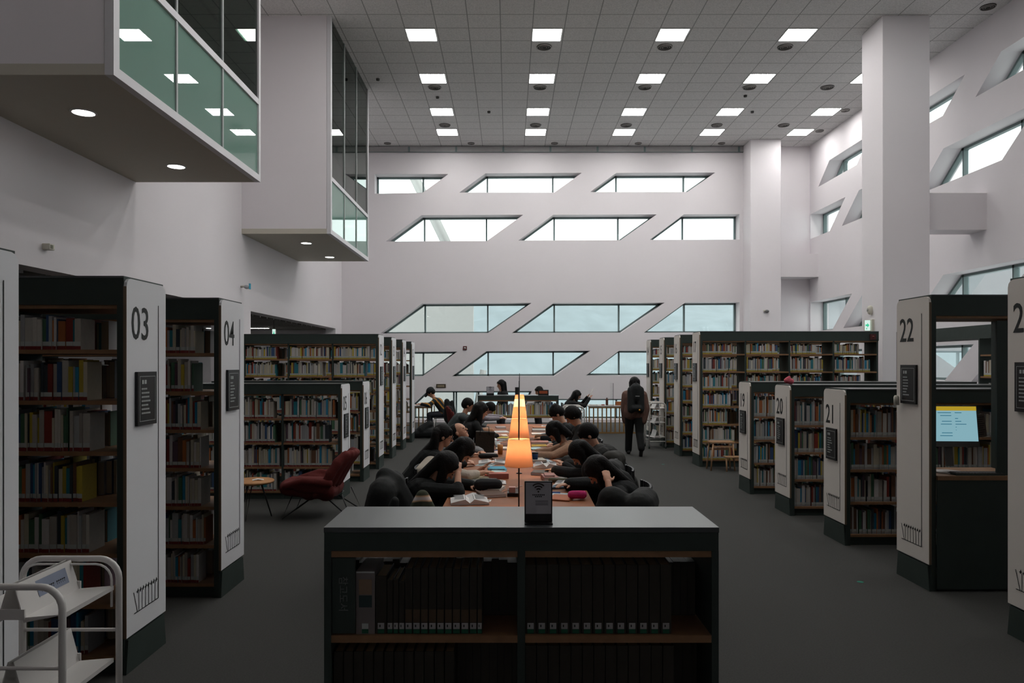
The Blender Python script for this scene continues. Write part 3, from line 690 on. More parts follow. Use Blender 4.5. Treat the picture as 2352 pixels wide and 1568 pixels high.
# ------------------------------------------------------------------ book trolleys
LABELB = mat('pale_blue_label', (.22, .25, .33), .7)
def trolley(x, y, rz, W, L, H, label, plate=False):
    """W across the end loops, L between them; shelves slope outwards from a middle ridge"""
    r = root('book_trolley', (x, y, 0), rz, label=label, cat='trolley', group='white steel book trolleys')
    for sy in (-1, 1):
        yy = sy * L / 2; w2 = W / 2; rad = .085
        pts = [(-w2, yy, .09), (-w2, yy, H - rad)] + [(-w2 + rad - rad * cos(a), yy, H - rad + rad * sin(a)) for a in [pi / 2 * i / 6 for i in range(1, 7)]]
        pts += [(w2 - rad + rad * sin(a), yy, H - rad + rad * cos(a)) for a in [pi / 2 * i / 6 for i in range(0, 7)]] + [(w2, yy, .09)]
        MB().tube(pts, .0135, 12).build('end_loop', WHITEM, r)
        iy = yy - sy * .03; q = .016
        pts = [(-w2 + q, iy, H - .20), (-w2 + q, iy, H - rad)] + [(-w2 + q + (rad - q) * (1 - cos(a)), iy, H - rad + (rad - q) * sin(a)) for a in [pi / 2 * i / 5 for i in range(1, 6)]]
        pts += [(w2 - rad + (rad - q) * sin(a), iy, H - rad + (rad - q) * cos(a)) for a in [pi / 2 * i / 5 for i in range(0, 6)]] + [(w2 - q, iy, H - .20)]
        MB().tube(pts, .005, 8).build('inner_rail', WHITEM, r)
        MB().tube([(-w2, yy, H * .69), (w2, yy, H * .69)], .008, 8).build('cross_bar', WHITEM, r)
        MB().tube([(-w2, yy, .16), (w2, yy, .16)], .010, 8).build('cross_bar', WHITEM, r)
    for zi, zt in enumerate((H - .112, H - .425, H - .74)):
        for sx in (-1, 1):
            mb = MB(); a = sx * .012; b_ = sx * .05; c = sx * (W / 2 - .012); y0, y1 = -L / 2 + .02, L / 2 - .02; hh = .112 if zi == 0 else .13
            P = [(a, zt + hh), (b_, zt - .012), (c, zt + .0)]; t = .003
            poly = [(P[0][0], P[0][1]), (P[1][0], P[1][1]), (P[2][0], P[2][1]), (P[2][0], P[2][1] - .018), (P[2][0] - sx * t, P[2][1] - .018), (P[2][0] - sx * t, P[2][1] - t), (P[1][0] - sx * t * .5, P[1][1] - .02), (P[0][0] - sx * t, P[0][1])]
            mb.prism(poly, y0, y1, 'xz'); tr = mb.build('sloping_shelf', WHITEM, r)
            if plate and zi == 0 and sx == 1:
                d = V((b_ - a, 0, -hh - .012)).normalized()
                o3 = V((a, 0, zt + hh)); nrm = V((-d.z, 0, d.x)) * .0015
                def Q(yv, k): return tuple(o3 + d * k + nrm + V((0, yv, 0)))
                lb = MB().add([Q(-.07, .02), Q(.13, .02), Q(.13, .085), Q(-.07, .085)], [(0, 1, 2, 3)]).build('blue_label', LABELB, tr)
                nrm = nrm * 1.6; ts = MB(); rr = random.Random(4)
                for k in range(13):
                    yv = -.05 + k * .0125
                    if k in (3, 7): continue
                    ts.add([Q(yv, .055), Q(yv + .010, .055), Q(yv + .010, .061), Q(yv, .061)], [(0, 1, 2, 3)]); ts.add([Q(yv + .002, .063), Q(yv + .005, .063), Q(yv + .005, .071), Q(yv + .002, .071)], [(0, 1, 2, 3)])
                ts.build('black_lettering', INK, tr)
        for sy in (-1, 1):
            MB().box(-.055, .055, sy * (L / 2 - .02) - .004, sy * (L / 2 - .02) + .004, zt - .02, zt + .02).build('end_bracket', WHITEM, r)
    for sx in (-1, 1):
        for sy in (-1, 1):
            c = (sx * W / 2, sy * L / 2)
            w_ = MB(); w_.tube([(c[0] - .012, c[1], .035), (c[0] + .012, c[1], .035)], .035, 14); w_.build('caster_wheel', BLACK, r)
            MB().box(c[0] - .018, c[0] + .018, c[1] - .02, c[1] + .02, .06, .095).build('caster_fork', CHROME, r)
trolley(-1.91, 3.025, 0, .42, .41, 1.0, 'white steel book trolley in the foreground beside the bookcase marked 03', True)
trolley(3.24, 16.35, .0, .36, .5, 1.0, 'white steel book trolley standing beside the walking person')
trolley(1.30, 14.9, .0, .40, .5, 1.0, 'white steel book trolley behind the students on the right of the table')

# ------------------------------------------------------------------ red lounge chair, side table, stool
r = root('lounge_chair', (-2.28, 9.05, 0), label='dark red upholstered lounge chair with thin wire legs, facing the shelves on the left', cat='armchair')
mb = MB()
mb.cap((-.36, -.22, .36), (.12, -.24, .33), .09, .10).cap((-.36, .22, .36), (.12, .24, .33), .09, .10).cap((-.38, -.15, .36), (-.38, .15, .36), .10).cap((.1, -.2, .32), (.1, .2, .32), .12).cap((-.1, -.2, .33), (-.1, .2, .33), .12)
mb.cap((-.25, 0, .35), (.1, 0, .33), .13)
mb.blob('seat_cushion', REDF, r, .018, 6)
mb = MB(); prof = [(.10, .30, .29), (.20, .42, .31), (.27, .55, .31), (.34, .67, .28), (.41, .76, .20)]
for i in range(len(prof) - 1):
    for k in range(-3, 4):
        q = k / 3; a = prof[i]; b_ = prof[i + 1]
        mb.cap((a[0] - .10 * q * q, a[2] * q, a[1]), (b_[0] - .08 * q * q, b_[2] * q, b_[1]), .058, .055)
mb.blob('curved_backrest', REDF, r, .018, 6)
for sy in (-1, 1):
    MB().cap((.16, sy * .33, .44), (-.12, sy * .36, .47), .055, .05).cap((-.12, sy * .36, .47), (-.36, sy * .30, .40), .05, .045).cap((.1, sy * .3, .36), (-.2, sy * .3, .40), .07).blob('armrest', REDF, r, .018, 5)
for px_, py_ in ((-.40, -.30), (-.40, .30), (.42, -.30), (.42, .30)):
    sgn = 1 if px_ > 0 else -1
    MB().tube([(px_ - sgn * .34, py_ * .6, .26), (px_, py_, .012), (px_ - sgn * .12, py_ * .9, .30)], .009, 8).build('wire_leg', DARKM, r)
MB().tube([(-.2, -.2, .26), (.22, -.2, .26), (.22, .2, .26), (-.2, .2, .26), (-.2, -.2, .26)], .009, 8).build('under_frame', DARKM, r)
r = root('side_table', (-3.06, 8.85, 0), label='small round oak side table with black hairpin legs, left of the red lounge chair', cat='side table')
MB().lathe([(0, .425), (.23, .425), (.25, .44), (.25, .452), (.24, .46), (0, .46)], seg=40).build('table_top', DESKW, r)
for k in range(3):
    a = k * 2 * pi / 3 + .5
    MB().tube([(.10 * cos(a - .3), .10 * sin(a - .3), .425), (.22 * cos(a), .22 * sin(a), .01), (.10 * cos(a + .3), .10 * sin(a + .3), .425)], .007, 6).build('hairpin_leg', DARKM, r)
r = root('paper_leaflet', (-3.0, 8.85, .4605), .4, label='white folded leaflet lying on the round side table', cat='leaflet')
MB().prism([(-.06, 0), (0, .012), (.07, 0), (.07, .002), (0, .015), (-.06, .002)], -.045, .045, 'xz').build('paper', PAPER, r)
LIGHTW = mat('light_birch_wood', (.42, .25, .14), .5, noise=.2, scale=14)
r = root('step_stool', (3.74, 12.93, 0), label='light wooden step stool in front of the bookcase marked 17', cat='stool')
MB().box(-.24, .17, -.15, .13, .475, .50).build('seat', LIGHTW, r, bevel=.004); MB().box(-.02, .36, -.25, -.08, .235, .255).build('lower_step', LIGHTW, r, bevel=.004)
for a, b_ in ((-.20, .12), (.14, .12), (-.20, -.13), (.14, -.13)): 
    MB().tube([(a, b_, .475), (a * 1.22 - .0, b_ * 1.12, 0)], .014, 6).build('leg', LIGHTW, r)
for a in (.0, .34): MB().tube([(a, -.22, .235), (a * 1.03, -.25, 0)], .013, 6).build('step_leg', LIGHTW, r)
MB().box(-.2, .14, .12, .14, .33, .36).build('rail', LIGHTW, r); MB().box(-.2, .14, -.14, -.12, .40, .43).build('rail', LIGHTW, r)

# ------------------------------------------------------------------ window desks with slatted fronts
SLATW = mat('tan_slat_wood', (.26, .15, .055), .6, noise=.2)
def slat_desk(x0, x1, y, label):
    r = root('slatted_desk', ((x0 + x1) / 2, y + .35, 0), label=label, cat='desk', group='desks with slatted wooden fronts'); h = (x1 - x0) / 2
    MB().box(-h, h, -.35, .35, .705, .735).build('desk_top', mat('pale_desk_top', (.45, .42, .4), .5), r); n_ = int((x1 - x0) / .115)
    MB().box(-h, h, -.34, -.31, .67, .705).build('rail', SLATW, r); MB().box(-h, h, -.34, -.31, .0, .04).build('rail', SLATW, r)
    for k in range(n_ + 1):
        x = -h + .02 + k * (2 * h - .04) / n_; MB().box(x - .016, x + .016, -.34, -.32, .04, .67).build('slat', SLATW, r)
    for sx in (-1, 1): MB().box(sx * h - .02 * (sx > 0) , sx * h + .02 * (sx < 0), .28, .34, 0, .705).build('leg', SLATW, r)
    return r
slat_desk(2.12, 3.42, 19.6, 'slatted oak window desk to the left of the walking person')
slat_desk(-2.85, -2.02, 19.6, 'slatted window desk where the boy in the striped top sits')

# ------------------------------------------------------------------ long study table with lamps
AX = lambda y: .077 + .0156 * (y - 5.5)
TY0, TY1 = 4.75, 13.75; ang = math.atan(.0156)
TCX, TCY = AX((TY0 + TY1) / 2), (TY0 + TY1) / 2
r = root('study_table', (TCX, TCY, 0), -ang, label='very long wooden study table down the middle of the hall', cat='table')
hl = (TY1 - TY0) / 2; HW = .60
MB().box(-HW, HW, -hl, hl, .70, .73).build('table_top', TABLEW, r, bevel=.003)
MB().box(-HW + .08, HW - .08, -hl + .1, hl - .1, .63, .70).build('apron', TABLEW, r)
for y in (-hl + .1, -hl / 3, hl / 3, hl - .1):
    for sx in (-1, 1): MB().box(sx * (HW - .1) - .04, sx * (HW - .1) + .04, y - .04, y + .04, 0, .70).build('leg', DARKM, r)
# shades: translucent cloth lit from inside
def shade_mat(name, col):
    m = bpy.data.materials.new(name); m.use_nodes = True; n = m.node_tree.nodes; l = m.node_tree.links; n.clear()
    o = n.new('ShaderNodeOutputMaterial'); a = n.new('ShaderNodeBsdfTranslucent'); a.inputs[0].default_value = [q * .085 for q in col] + [1]
    d = n.new('ShaderNodeBsdfDiffuse'); d.inputs[0].default_value = list(col) + [1]; mx = n.new('ShaderNodeMixShader'); mx.inputs[0].default_value = .25
    l.new(a.outputs[0], mx.inputs[1]); l.new(d.outputs[0], mx.inputs[2]); l.new(mx.outputs[0], o.inputs[0]); return m
SHO = shade_mat('orange_lampshade_cloth', (.98, .44, .25)); SHW = shade_mat('pale_lampshade_cloth', (.85, .76, .68))
BULB = emis('lit_bulb', (1, .72, .45), 12)
for i, y in enumerate((5.5, 7.55, 9.6, 11.6, 13.4)):
    lb = ['nearest tall table lamp with a glowing orange cone shade and thin black pole', 'second glowing orange table lamp in the row', 'third glowing orange table lamp in the row, middle of the table',
          'fourth table lamp in the row, with a paler shade', 'farthest table lamp of the row, at the far table end'][i]
    r = root('table_lamp', (AX(y), y, .73), label=lb, cat='lamp', group='table lamps down the middle of the long table')
    MB().lathe([(0, 0), (.03, 0), (.03, .006), (.012, .012), (0, .012)]).build('lamp_base', DARKM, r)
    MB().tube([(.0, -.0, .02), (.0, -.0, .945)], .0055, 8).build('pole', DARKM, r)
    MB().tube([(0, 0, .555), (.07, 0, .556)], .003, 5).tube([(0, 0, .555), (-.07, 0, .556)], .003, 5).build('shade_arm', DARKM, r)
    MB().lathe([(.107, .36), (.0785, .56)], seg=40).build('lamp_shade', SHW if i == 3 else SHO, r)
    MB().ell((0, 0, .45), .02, seg=10).build('bulb', BULB, r)
    ld = bpy.data.lights.new('lamp_glow', 'POINT'); ld.energy = 12.5 if i != 3 else 18; ld.color = (1, .66, .36); ld.shadow_soft_size = .02
    lo = bpy.data.objects.new('lamp_glow', ld); COL.objects.link(lo); lo.parent = r; lo.location = (0, .0, .49)

# ------------------------------------------------------------------ things on the table
TZ = .7305
COLM = {}
def cmat(name, c, rough=.7):
    return mat(name, c, rough, noise=.1)
def open_book(px, Y, rz, label, w=.20, h=.26, th=.012, cov=(.2, .2, .2)):
    r = root('open_book', (WX(px, Y), Y, TZ), rz, label=label, cat='book')
    MB().box(-w - .003, w + .003, -h / 2 - .003, h / 2 + .003, 0, .003).build('cover', cmat('cover_%d_%d' % (px, int(Y * 10)), cov), r)
    for s_ in (-1, 1):
        pts = [(0, .003), (0, th * .5), (s_ * w * .25, th * 1.5), (s_ * w * .6, th * 1.1), (s_ * w, th * .6), (s_ * w, .003)]
        MB().prism(pts, -h / 2, h / 2, 'xz').build('page_stack', PAPER, r)
    mb = MB()
    for s_ in (-1, 1):
        for k in range(12): mb.box(s_ * w * .2 , s_ * w * (.85 - (k * 7 % 5) * .02), -h / 2 + .03 + k * h * .07, -h / 2 + .036 + k * h * .07, th * 1.42, th * 1.46)
    mb.build('printed_lines', mat('grey_print', (.3, .3, .3)), r)
def sheets(px, Y, rz, label, w=.21, h=.297, c=None, z=0):
    r = root('paper_sheet', (WX(px, Y), Y, TZ + z), rz, label=label, cat='paper')
    MB().box(-w / 2, w / 2, -h / 2, h / 2, 0, .002).build('sheet', c or PAPER, r); mb = MB()
    for k in range(10): mb.box(-w * .38, w * (.38 - (k * 5 % 4) * .05), -h * .4 + k * h * .08, -h * .4 + k * h * .08 + .004, .002, .0024)
    mb.build('printed_lines', mat('grey_print', (0, 0, 0)), r)
def closed_book(px, Y, rz, label, c, w=.17, h=.24, t=.022, z=0):
    r = root('closed_book', (WX(px, Y), Y, TZ + z), rz, label=label, cat='book'); m = cmat('bk_%d_%d' % (px, int(Y * 10)), c)
    MB().box(-w / 2, w / 2, -h / 2, h / 2, 0, .002).box(-w / 2, w / 2, -h / 2, h / 2, t - .002, t).box(-w / 2, -w / 2 + .002, -h / 2, h / 2, 0, t).build('cover', m, r)
    MB().box(-w / 2 + .002, w / 2 - .004, -h / 2 + .004, h / 2 - .004, .002, t - .002).build('page_block', PAPER, r)
def pouch(px, Y, rz, label, c, L=.2, R=.035):
    r = root('pencil_case', (WX(px, Y), Y, TZ), rz, label=label, cat='pencil case')
    MB().cap((-L / 2 + R, 0, R), (L / 2 - R, 0, R), R, R * .9).blob('case_body', cmat('pc_%d' % px, c, .8), r, .006, 3)
    MB().tube([(-L / 2 + R, 0, 2 * R), (L / 2 - R, 0, 2 * R - .003)], .003, 5).build('zip', CHROME, r)
def cup(px, Y, label, c, h=.12, R=.036, lid=True, z=0):
    r = root('drink_cup', (WX(px, Y), Y, TZ + z), label=label, cat='cup')
    MB().lathe([(0, 0), (R * .8, 0), (R, h), (0, h)], seg=20).build('cup_body', cmat('cup_%d' % px, c, .4), r)
    if lid: MB().lathe([(0, h), (R * 1.05, h), (R * 1.0, h + .012), (0, h + .014)], seg=20).build('lid', DARKM, r)
def slab(nm, px, Y, rz, label, cat, c, w, h, t, z=0, m=None):
    r = root(nm, (WX(px, Y), Y, TZ + z), rz, label=label, cat=cat)
    MB().box(-w / 2, w / 2, -h / 2, h / 2, 0, t).build('body', cmat(nm + str(px), c, .35), r, bevel=.003)
    MB().box(-w / 2 + .005, w / 2 - .005, -h / 2 + .005, h / 2 - .005, t, t + .001).build('face', m or BLACKG, r)
open_book(1078, 5.98, .1, 'open white book with a green tab on the near left table corner', w=.15, h=.24, th=.03)
slab('green_tab', 1094, 6.0, 0, 'green index tab on the open white book', 'tab', (.05, .22, .06), .012, .05, .003, z=.047) if False else None
sheets(1118, 6.05, -.1, 'small white note card on the near left of the table', w=.07, h=.09)
closed_book(1128, 6.3, .3, 'dark brown book under the black pouch', (.10, .05, .03), w=.2)
pouch(1122, 6.52, .1, 'large black pouch in front of the nearest lamp', (.015, .015, .017), L=.26, R=.055)
open_book(1130, 6.95, .02, 'open white workbook beyond the black pouch', w=.13, h=.2)
slab('phone', 1093, 7.05, 0, 'black phone lying beside the white workbook', 'phone', (.02, .02, .02), .075, .15, .009)
slab('cloth_roll', 1145, 7.25, .1, 'pinkish cloth case beside the lamp row', 'case', (.40, .13, .10), .19, .12, .05, m=cmat('pinkish_cloth', (.42, .14, .11)))
closed_book(1142, 7.75, 0, 'blue topped notebook lying on a dark folder', (.03, .22, .36), w=.16, h=.2, t=.012, z=.021)
closed_book(1142, 7.76, .1, 'dark folder under the blue notebook', (.03, .04, .04), w=.19, h=.2, t=.02)
open_book(1130, 8.35, .04, 'open exam book covered in print on the left of the table', w=.15, h=.26, th=.02)
pouch(1122, 8.75, .03, 'pinkish grey rolled pouch behind the open exam book', (.34, .28, .27), L=.24, R=.03)
cup(1149, 9.15, 'orange and white paper cup left of the lamps', (.5, .2, .05), lid=False)
cup(1143, 9.7, 'pale blue cup left of the lamps', (.35, .42, .48), lid=False, h=.08)
closed_book(1152, 10.1, .2, 'brown book near the middle of the table', (.14, .05, .03))
open_book(1140, 10.9, 0, 'open white book beside the dark tote bag', w=.14)
pouch(1115, 11.6, .3, 'tan cloth pouch near the girl in black', (.38, .2, .12), L=.3, R=.06)
sheets(1150, 12.2, .2, 'loose white sheets left of the far lamps', w=.25); closed_book(1152, 11.4, .1, 'white notebook left of the far lamps', (.5, .5, .52)); closed_book(1150, 12.9, .1, 'grey notebook near the far table end', (.35, .33, .33))
# right side
slab('tablet_case', 1290, 6.15, -.35, 'orange leather folder beside the pink sleeve', 'folder', (.38, .12, .05), .20, .24, .012, m=cmat('orange_leather', (.40, .12, .05)))
open_book(1300, 6.75, -.25, 'open paperback with a green mark held flat on the right', w=.11, h=.18, th=.03)
slab('blue_pouch_flat', 1282, 6.65, .1, 'slate blue flat case beside the open paperback', 'case', (.08, .13, .18), .12, .1, .02, m=cmat('slate_cloth', (.08, .13, .18)))
closed_book(1262, 7.15, .1, 'pinkish notebook just behind the wifi notice', (.42, .2, .17), w=.14, t=.04); closed_book(1262, 7.16, .0, 'white notebook lying on the pinkish notebook', (.6, .58, .58), w=.1, h=.18, t=.012, z=.041)
pouch(1283, 6.98, -.1, 'black and cream chequered pencil case on the right of the table', (.12, .11, .07), L=.2, R=.022)
closed_book(1306, 7.5, .05, 'brown edged textbook under the blue workbook', (.28, .13, .03), w=.26, t=.018); closed_book(1304, 7.5, .08, 'bright blue workbook lying on top of a textbook', (.02, .26, .50), w=.26, h=.2, t=.012, z=.019)
open_book(1253, 8.0, .05, 'thick open book lying right of the nearest lamp', w=.14, h=.2, th=.035); sheets(1290, 8.1, -.3, 'white worksheets beside the thick open book')
slab('laptop_sleeve', 1275, 8.75, -.15, 'grey tablet lying on the right of the table', 'tablet', (.14, .15, .19), .24, .18, .012)
sheets(1240, 8.6, .3, 'pale blue sheet beside the grey tablet', c=mat('pale_blue_paper', (.50, .62, .70)))
cup(1229, 8.5, 'dark blue cup right of the nearest lamp', (.01, .04, .12), h=.09)
sheets(1258, 9.2, .1, 'crumpled white sheet with yellow sweets', w=.2); closed_book(1238, 9.9, 0, 'yellow edged book right of the lamps', (.40, .25, .01), w=.2, t=.03); closed_book(1240, 10.3, 0, 'pink topped book pile right of the lamps', (.45, .20, .15), w=.24, t=.04)
pouch(1243, 10.9, .1, 'brown furry pencil case on the right of the table', (.20, .10, .05), L=.2, R=.04)
sheets(1262, 10.9, -.2, 'white sheet beside the brown pencil case', w=.18); closed_book(1240, 11.7, 0, 'white textbook in the far pile', (.55, .55, .55), w=.26, t=.02); closed_book(1242, 12.3, 0, 'second white textbook in the far pile', (.5, .52, .5), w=.28, t=.03)
closed_book(1240, 12.9, 0, 'orange edged book at the far end of the table', (.5, .2, .08), w=.24, t=.02); open_book(1262, 13.2, 0, 'open book at the far end of the table', w=.14)
# power unit between the lamps
for i, y in enumerate((6.35, 8.5)):
    r = root('power_tower', (AX(y) - .05, y, TZ), -ang, label='dark cable and charger pile, %s behind the nearest lamp' % ('just' if i == 0 else 'further'), cat='charger')
    MB().box(-.05, .05, -.12, .12, 0, .03).build('charger_body', DARKM, r, bevel=.004)
    mb = MB(); rr = random.Random(i + 3)
    for k in range(4): mb.tube([(rr.uniform(-.05, .05), -.1 + .05 * k, .03), (rr.uniform(-.08, .08), -.06 + .05 * k, .06), (rr.uniform(-.1, .1), -.02 + .05 * k, .012)], .003, 5)
    mb.build('cable', mat('pale_cable', (.5, .4, .35), .6), r)
    MB().box(-.035, .02, -.10, -.04, .03, .075).build('plug_block', mat('pink_plastic', (.55, .3, .25), .5), r)

# ------------------------------------------------------------------ chairs, coats and bags
SEATM = mat('dark_chair_plastic', (.03, .03, .032), .5)
def chair(x, y, rz, label, m=SEATM, frame=DARKM, group='study chairs at the long table', back_h=.84):
    r = root('study_chair', (x, y, 0), rz, label=label, cat='chair', group=group)   # faces +x
    MB().box(-.21, .21, -.21, .21, .43, .455).build('seat', m, r, bevel=.012)
    pts = []; mb = MB()
    for k in range(-4, 5):
        yy = k / 4 * .2; xx = -.23 - .03 * (1 - (k / 4) ** 2)
        mb.box(xx - .008, xx + .008, yy - .028, yy + .028, .58, back_h)
    mb.build('backrest', m, r)
    for sx in (-1, 1):
        for sy in (-1, 1):
            top = back_h - .02 if sx < 0 else .43
            MB().tube([(sx * .22, sy * .21, 0), (sx * .2, sy * .19, .43)] + ([(-.235, sy * .19, top)] if sx < 0 else []), .011, 8).build('leg', frame, r)
    return r
def coat(x, y, rz, label, c, pts, vox=.016, nm='coat', cat='coat', mname=None, m=None):
    r = root(nm, (x, y, 0), rz, label=label, cat=cat); mb = MB()
    for p, q, a, b_ in pts: mb.cap(p, q, a, b_)
    mb.blob('fabric', m or mat(mname or ('coat_' + nm + str(int(x * 100))), c, .85, noise=.3, scale=25, bump=.5, bscale=30), r, vox, 4); return r

CL = [('cream', (.5, .46, .4)), ('white', (.6, .6, .6)), ('pale pink', (.5, .3, .27)), ('light blue', (.25, .42, .5)), ('yellow', (.5, .38, .06)), ('dark grey', (.06, .06, .06)), ('brown', (.15, .07, .04)), ('teal', (.03, .2, .22))]
SEAT_L = ['the nearest left seat', 'the second left seat', 'the third left seat', 'the fourth left seat', 'the fifth left seat']; SEAT_R = [q.replace('left', 'right') for q in SEAT_L]
rk = random.Random(31)
def wpx(x, y): return PX + x * F / y
for si, (names, sx) in enumerate(((SEAT_L, -1), (SEAT_R, 1))):
    for k, nm_ in enumerate(names):
        y = (6.25, 7.2, 8.2, 9.35, 10.6)[k]
        cn, cc = CL[(k * 3 + si * 2) % 8]; cn2, cc2 = CL[(k * 3 + si * 2 + 1) % 8]
        sheets(wpx(AX(y) + sx * .36, y), y + .02, rk.uniform(-.4, .4), '%s worksheet lying before %s' % (cn2, nm_), w=.19, h=.26, c=cmat('sheet_%s' % cn2.replace(' ', '_'), [q * .5 + .3 for q in cc2]))
        closed_book(wpx(AX(y) + sx * .22, y + .33), y + .33, rk.uniform(-.3, .3), '%s textbook lying beyond %s' % (cn, nm_), cc, w=.16, h=.22, t=rk.uniform(.015, .035))
        r = root('pen', (AX(y) + sx * .30, y + .16, TZ + .006), rk.uniform(0, 3), label='%s pen beside the worksheet at %s' % (('blue', 'red', 'black')[k % 3], nm_), cat='pen', group='pens on the study table')
        MB().tube([(-.06, 0, 0), (.06, 0, 0)], .005, 8).build('barrel', cmat('pen_%d' % (k % 3), ((.02, .1, .4), (.4, .02, .02), (.02, .02, .02))[k % 3]), r); MB().tube([(.06, 0, 0), (.075, 0, 0)], [.005, .001], 8).build('tip', CHROME, r)

# ------------------------------------------------------------------ people
SKIN = mat('skin_warm', (.56, .30, .20), .55, noise=.06, scale=20); HAIRM = mat('black_hair', (.0055, .005, .005), .6, noise=.3, scale=40, bump=.6, bscale=90, spec=.15)
EYEM = mat('dark_eye', (.01, .008, .008), .2); LIPM = mat('lip', (.28, .09, .07), .6); SHOE = mat('dark_shoe', (.02, .02, .02), .6); SOLE = mat('pale_sole', (.5, .42, .38), .7)
def ik(S, Tg, a, b_, hint):
    d = Tg - S; L = min(d.length, a + b_ - .006); t = d.normalized(); Tg = S + t * L
    x = (a * a - b_ * b_ + L * L) / (2 * L); h = sqrt(max(0, a * a - x * x)); hp = (hint - t * hint.dot(t))
    hp = hp.normalized() if hp.length > 1e-4 else V((0, 0, -1)); return S + t * x + hp * h, Tg
def hand(mb, W_, d, up, vox, curl=.5, side=1):
    """W_ wrist, d pointing direction, up = back of hand; five separate fingers"""
    d = d.normalized(); up = (up - d * up.dot(d)).normalized(); lat = d.cross(up) * side
    mb.ell(W_ + d * .045, (.048, .037, .016), (d, lat, up), 12)
    for k, ln in enumerate((.070, .078, .073, .058)):
        o = W_ + d * .078 + lat * (.027 - .018 * k); d1 = (d - up * .25 * curl).normalized(); d2 = (d - up * 1.1 * curl).normalized()
        mb.cap(o, o + d1 * ln * .5, .0088, .0082, 8); mb.cap(o + d1 * ln * .5, o + d1 * ln * .5 + d2 * ln * .5, .0082, .0072, 8)
    o = W_ + d * .025 + lat * .033; dt = (d * .75 + lat * .6 - up * .35).normalized(); mb.cap(o, o + dt * .035, .011, .010, 8); mb.cap(o + dt * .035, o + dt * .035 + (dt + d * .5).normalized() * .028, .010, .008, 8)
def person(label, H, face=0, pitch=35, hair='short', top=(.03, .03, .03), topname=None, trousers=(.02, .022, .03), hands=None, seat=True, vox=.008, roll=0, hair_len=.35, topm=None, bulk=0, sleeve=1.0, hipx=None, skirt=False, stride=0, glasses=False, cap=False, hairw=1.0, hood=None, tuck=0, sleeves=None):
    H = V(H); f = V((cos(radians(face)), sin(radians(face)), 0)); l = V((-f.y, f.x, 0)); u = V((0, 0, 1)); p = radians(pitch)
    l2 = l
    fd = f * cos(p) - u * sin(p); hu = u * cos(p) + f * sin(p)
    if seat:
        hz = .53; dist = .70; dz = H.z - hz; dd = sqrt(max(.02, dist * dist - dz * dz)) if dz < dist else .1
        dd = min(dd, .38); hip = V((H.x, H.y, 0)) - f * (dd if hipx is None else hipx); hip.z = hz
        lean = V((H.x, H.y, H.z)) - hip; lean.normalize()
        N = H - (hu * .5 + lean * .5 + u * .25).normalized() * .155
    else:
        hip = V((H.x, H.y, .90 * H.z / 1.5)) - f * .03; N = H - u * .155 - f * .015; lean = (N - hip).normalized()
    r = root('person', (hip.x, hip.y, 0), 0, label=label, cat='person'); B = V(r.location)
    def R(v): return V(v) - B
    nk = (N - hip); tl_ = nk.length; tu = nk / tl_; back = -f
    waist = hip + nk * .38 + back * .03; chest = hip + nk * .74 + back * .035
    body = MB(); cl = MB(); b2 = .014 + bulk
    def both(a, c, r1, r2, e=b2): body.cap(R(a), R(c), r1, r2, 10); cl.cap(R(a), R(c), r1 + e, r2 + e, 10)
    for s_ in (-1, 1):
        both(hip + l * s_ * .075, waist + l * s_ * .055, .115, .10); both(waist + l * s_ * .055, chest + l * s_ * .075, .10, .105); both(chest + l * s_ * .07, N - tu * .07 + l * s_ * .10, .10, .06)
    both(N - tu * .06 - l * .11, N - tu * .06 + l * .11, .055, .055)
    body.cap(R(N - tu * .03), R(H - hu * .03 - fd * .01), .052, .048)
    # arms
    default = [H + f * .22 + l * s_ * .14 for s_ in (1, -1)]
    for i, s_ in enumerate((1, -1)):
        Sh = N - tu * .075 + l * s_ * .165
        if hands and hands[i] is not None: Tg = V(hands[i])
        elif seat: Tg = V((default[i].x, default[i].y, .765))
        else: Tg = Sh + V((0, 0, -.52)) + f * (.08 * s_ + .02)
        up_ = (-u * .9 + l * s_ * .55 - f * .25)
        E, Wr = ik(Sh, Tg, .285, .25, up_)
        if seat and E.z < .76 and (E - H).dot(f) > .0: E.z = .765
        both(Sh, E, .052, .040); 
        sl = E + (Wr - E) * (sleeves[i] if sleeves else sleeve); body.cap(R(E), R(Wr), .038, .027); cl.cap(R(E), R(sl), .040 + b2, .030 + b2)
        d = (Wr - E); 
        if seat and d.z < .05 and (not hands or hands[i] is None): d.z *= .2; 
        hand(body, R(Wr), d, u if abs(d.normalized().z) < .8 else -f, vox, .6, s_)
    # legs
    tr = MB(); ft = MB()
    for s_ in (-1, 1):
        hj = hip + l * s_ * .09
        if seat: K = hj + f * .42 - u * .02; A = K - u * (K.z - .09) - f * .05; toe = f
        else:
            st = stride * s_; K = hj + V((0, 0, -.42)) + f * (.10 * st + .04); A = V((K.x, K.y, .09)) + f * (.14 * st - .06)
            if st < 0: A.z = .17
            toe = f if st >= 0 else (f * .55 - u * .85).normalized()
        body.cap(R(hj), R(K), .078, .052); body.cap(R(K), R(A), .05, .036); q_ = 1 if seat else 1.2; tr.cap(R(hj), R(K), .095 * q_, .07 * q_); tr.cap(R(K), R(A), .068 * q_, .06 * q_)
        ft.cap(R(A - u * .045 - toe * .04), R(A - u * .05 + toe * .14), .042, .036)
    tr.cap(R(hip - l * .09), R(hip + l * .09), .118, .118)
    # head
    ax = (fd, l2, hu)
    body.ell(R(H + hu * .03), (.098, .078, .098), ax, 16); body.cap(R(H - hu * .005 + fd * .028), R(H - hu * .078 + fd * .052), .062, .034); body.cap(R(H + fd * .088 + hu * .012), R(H + fd * .108 - hu * .022), .009, .014)
    body.cap(R(H + fd * .07 + hu * .035 - l * .03), R(H + fd * .07 + hu * .035 + l * .03), .022, .022)
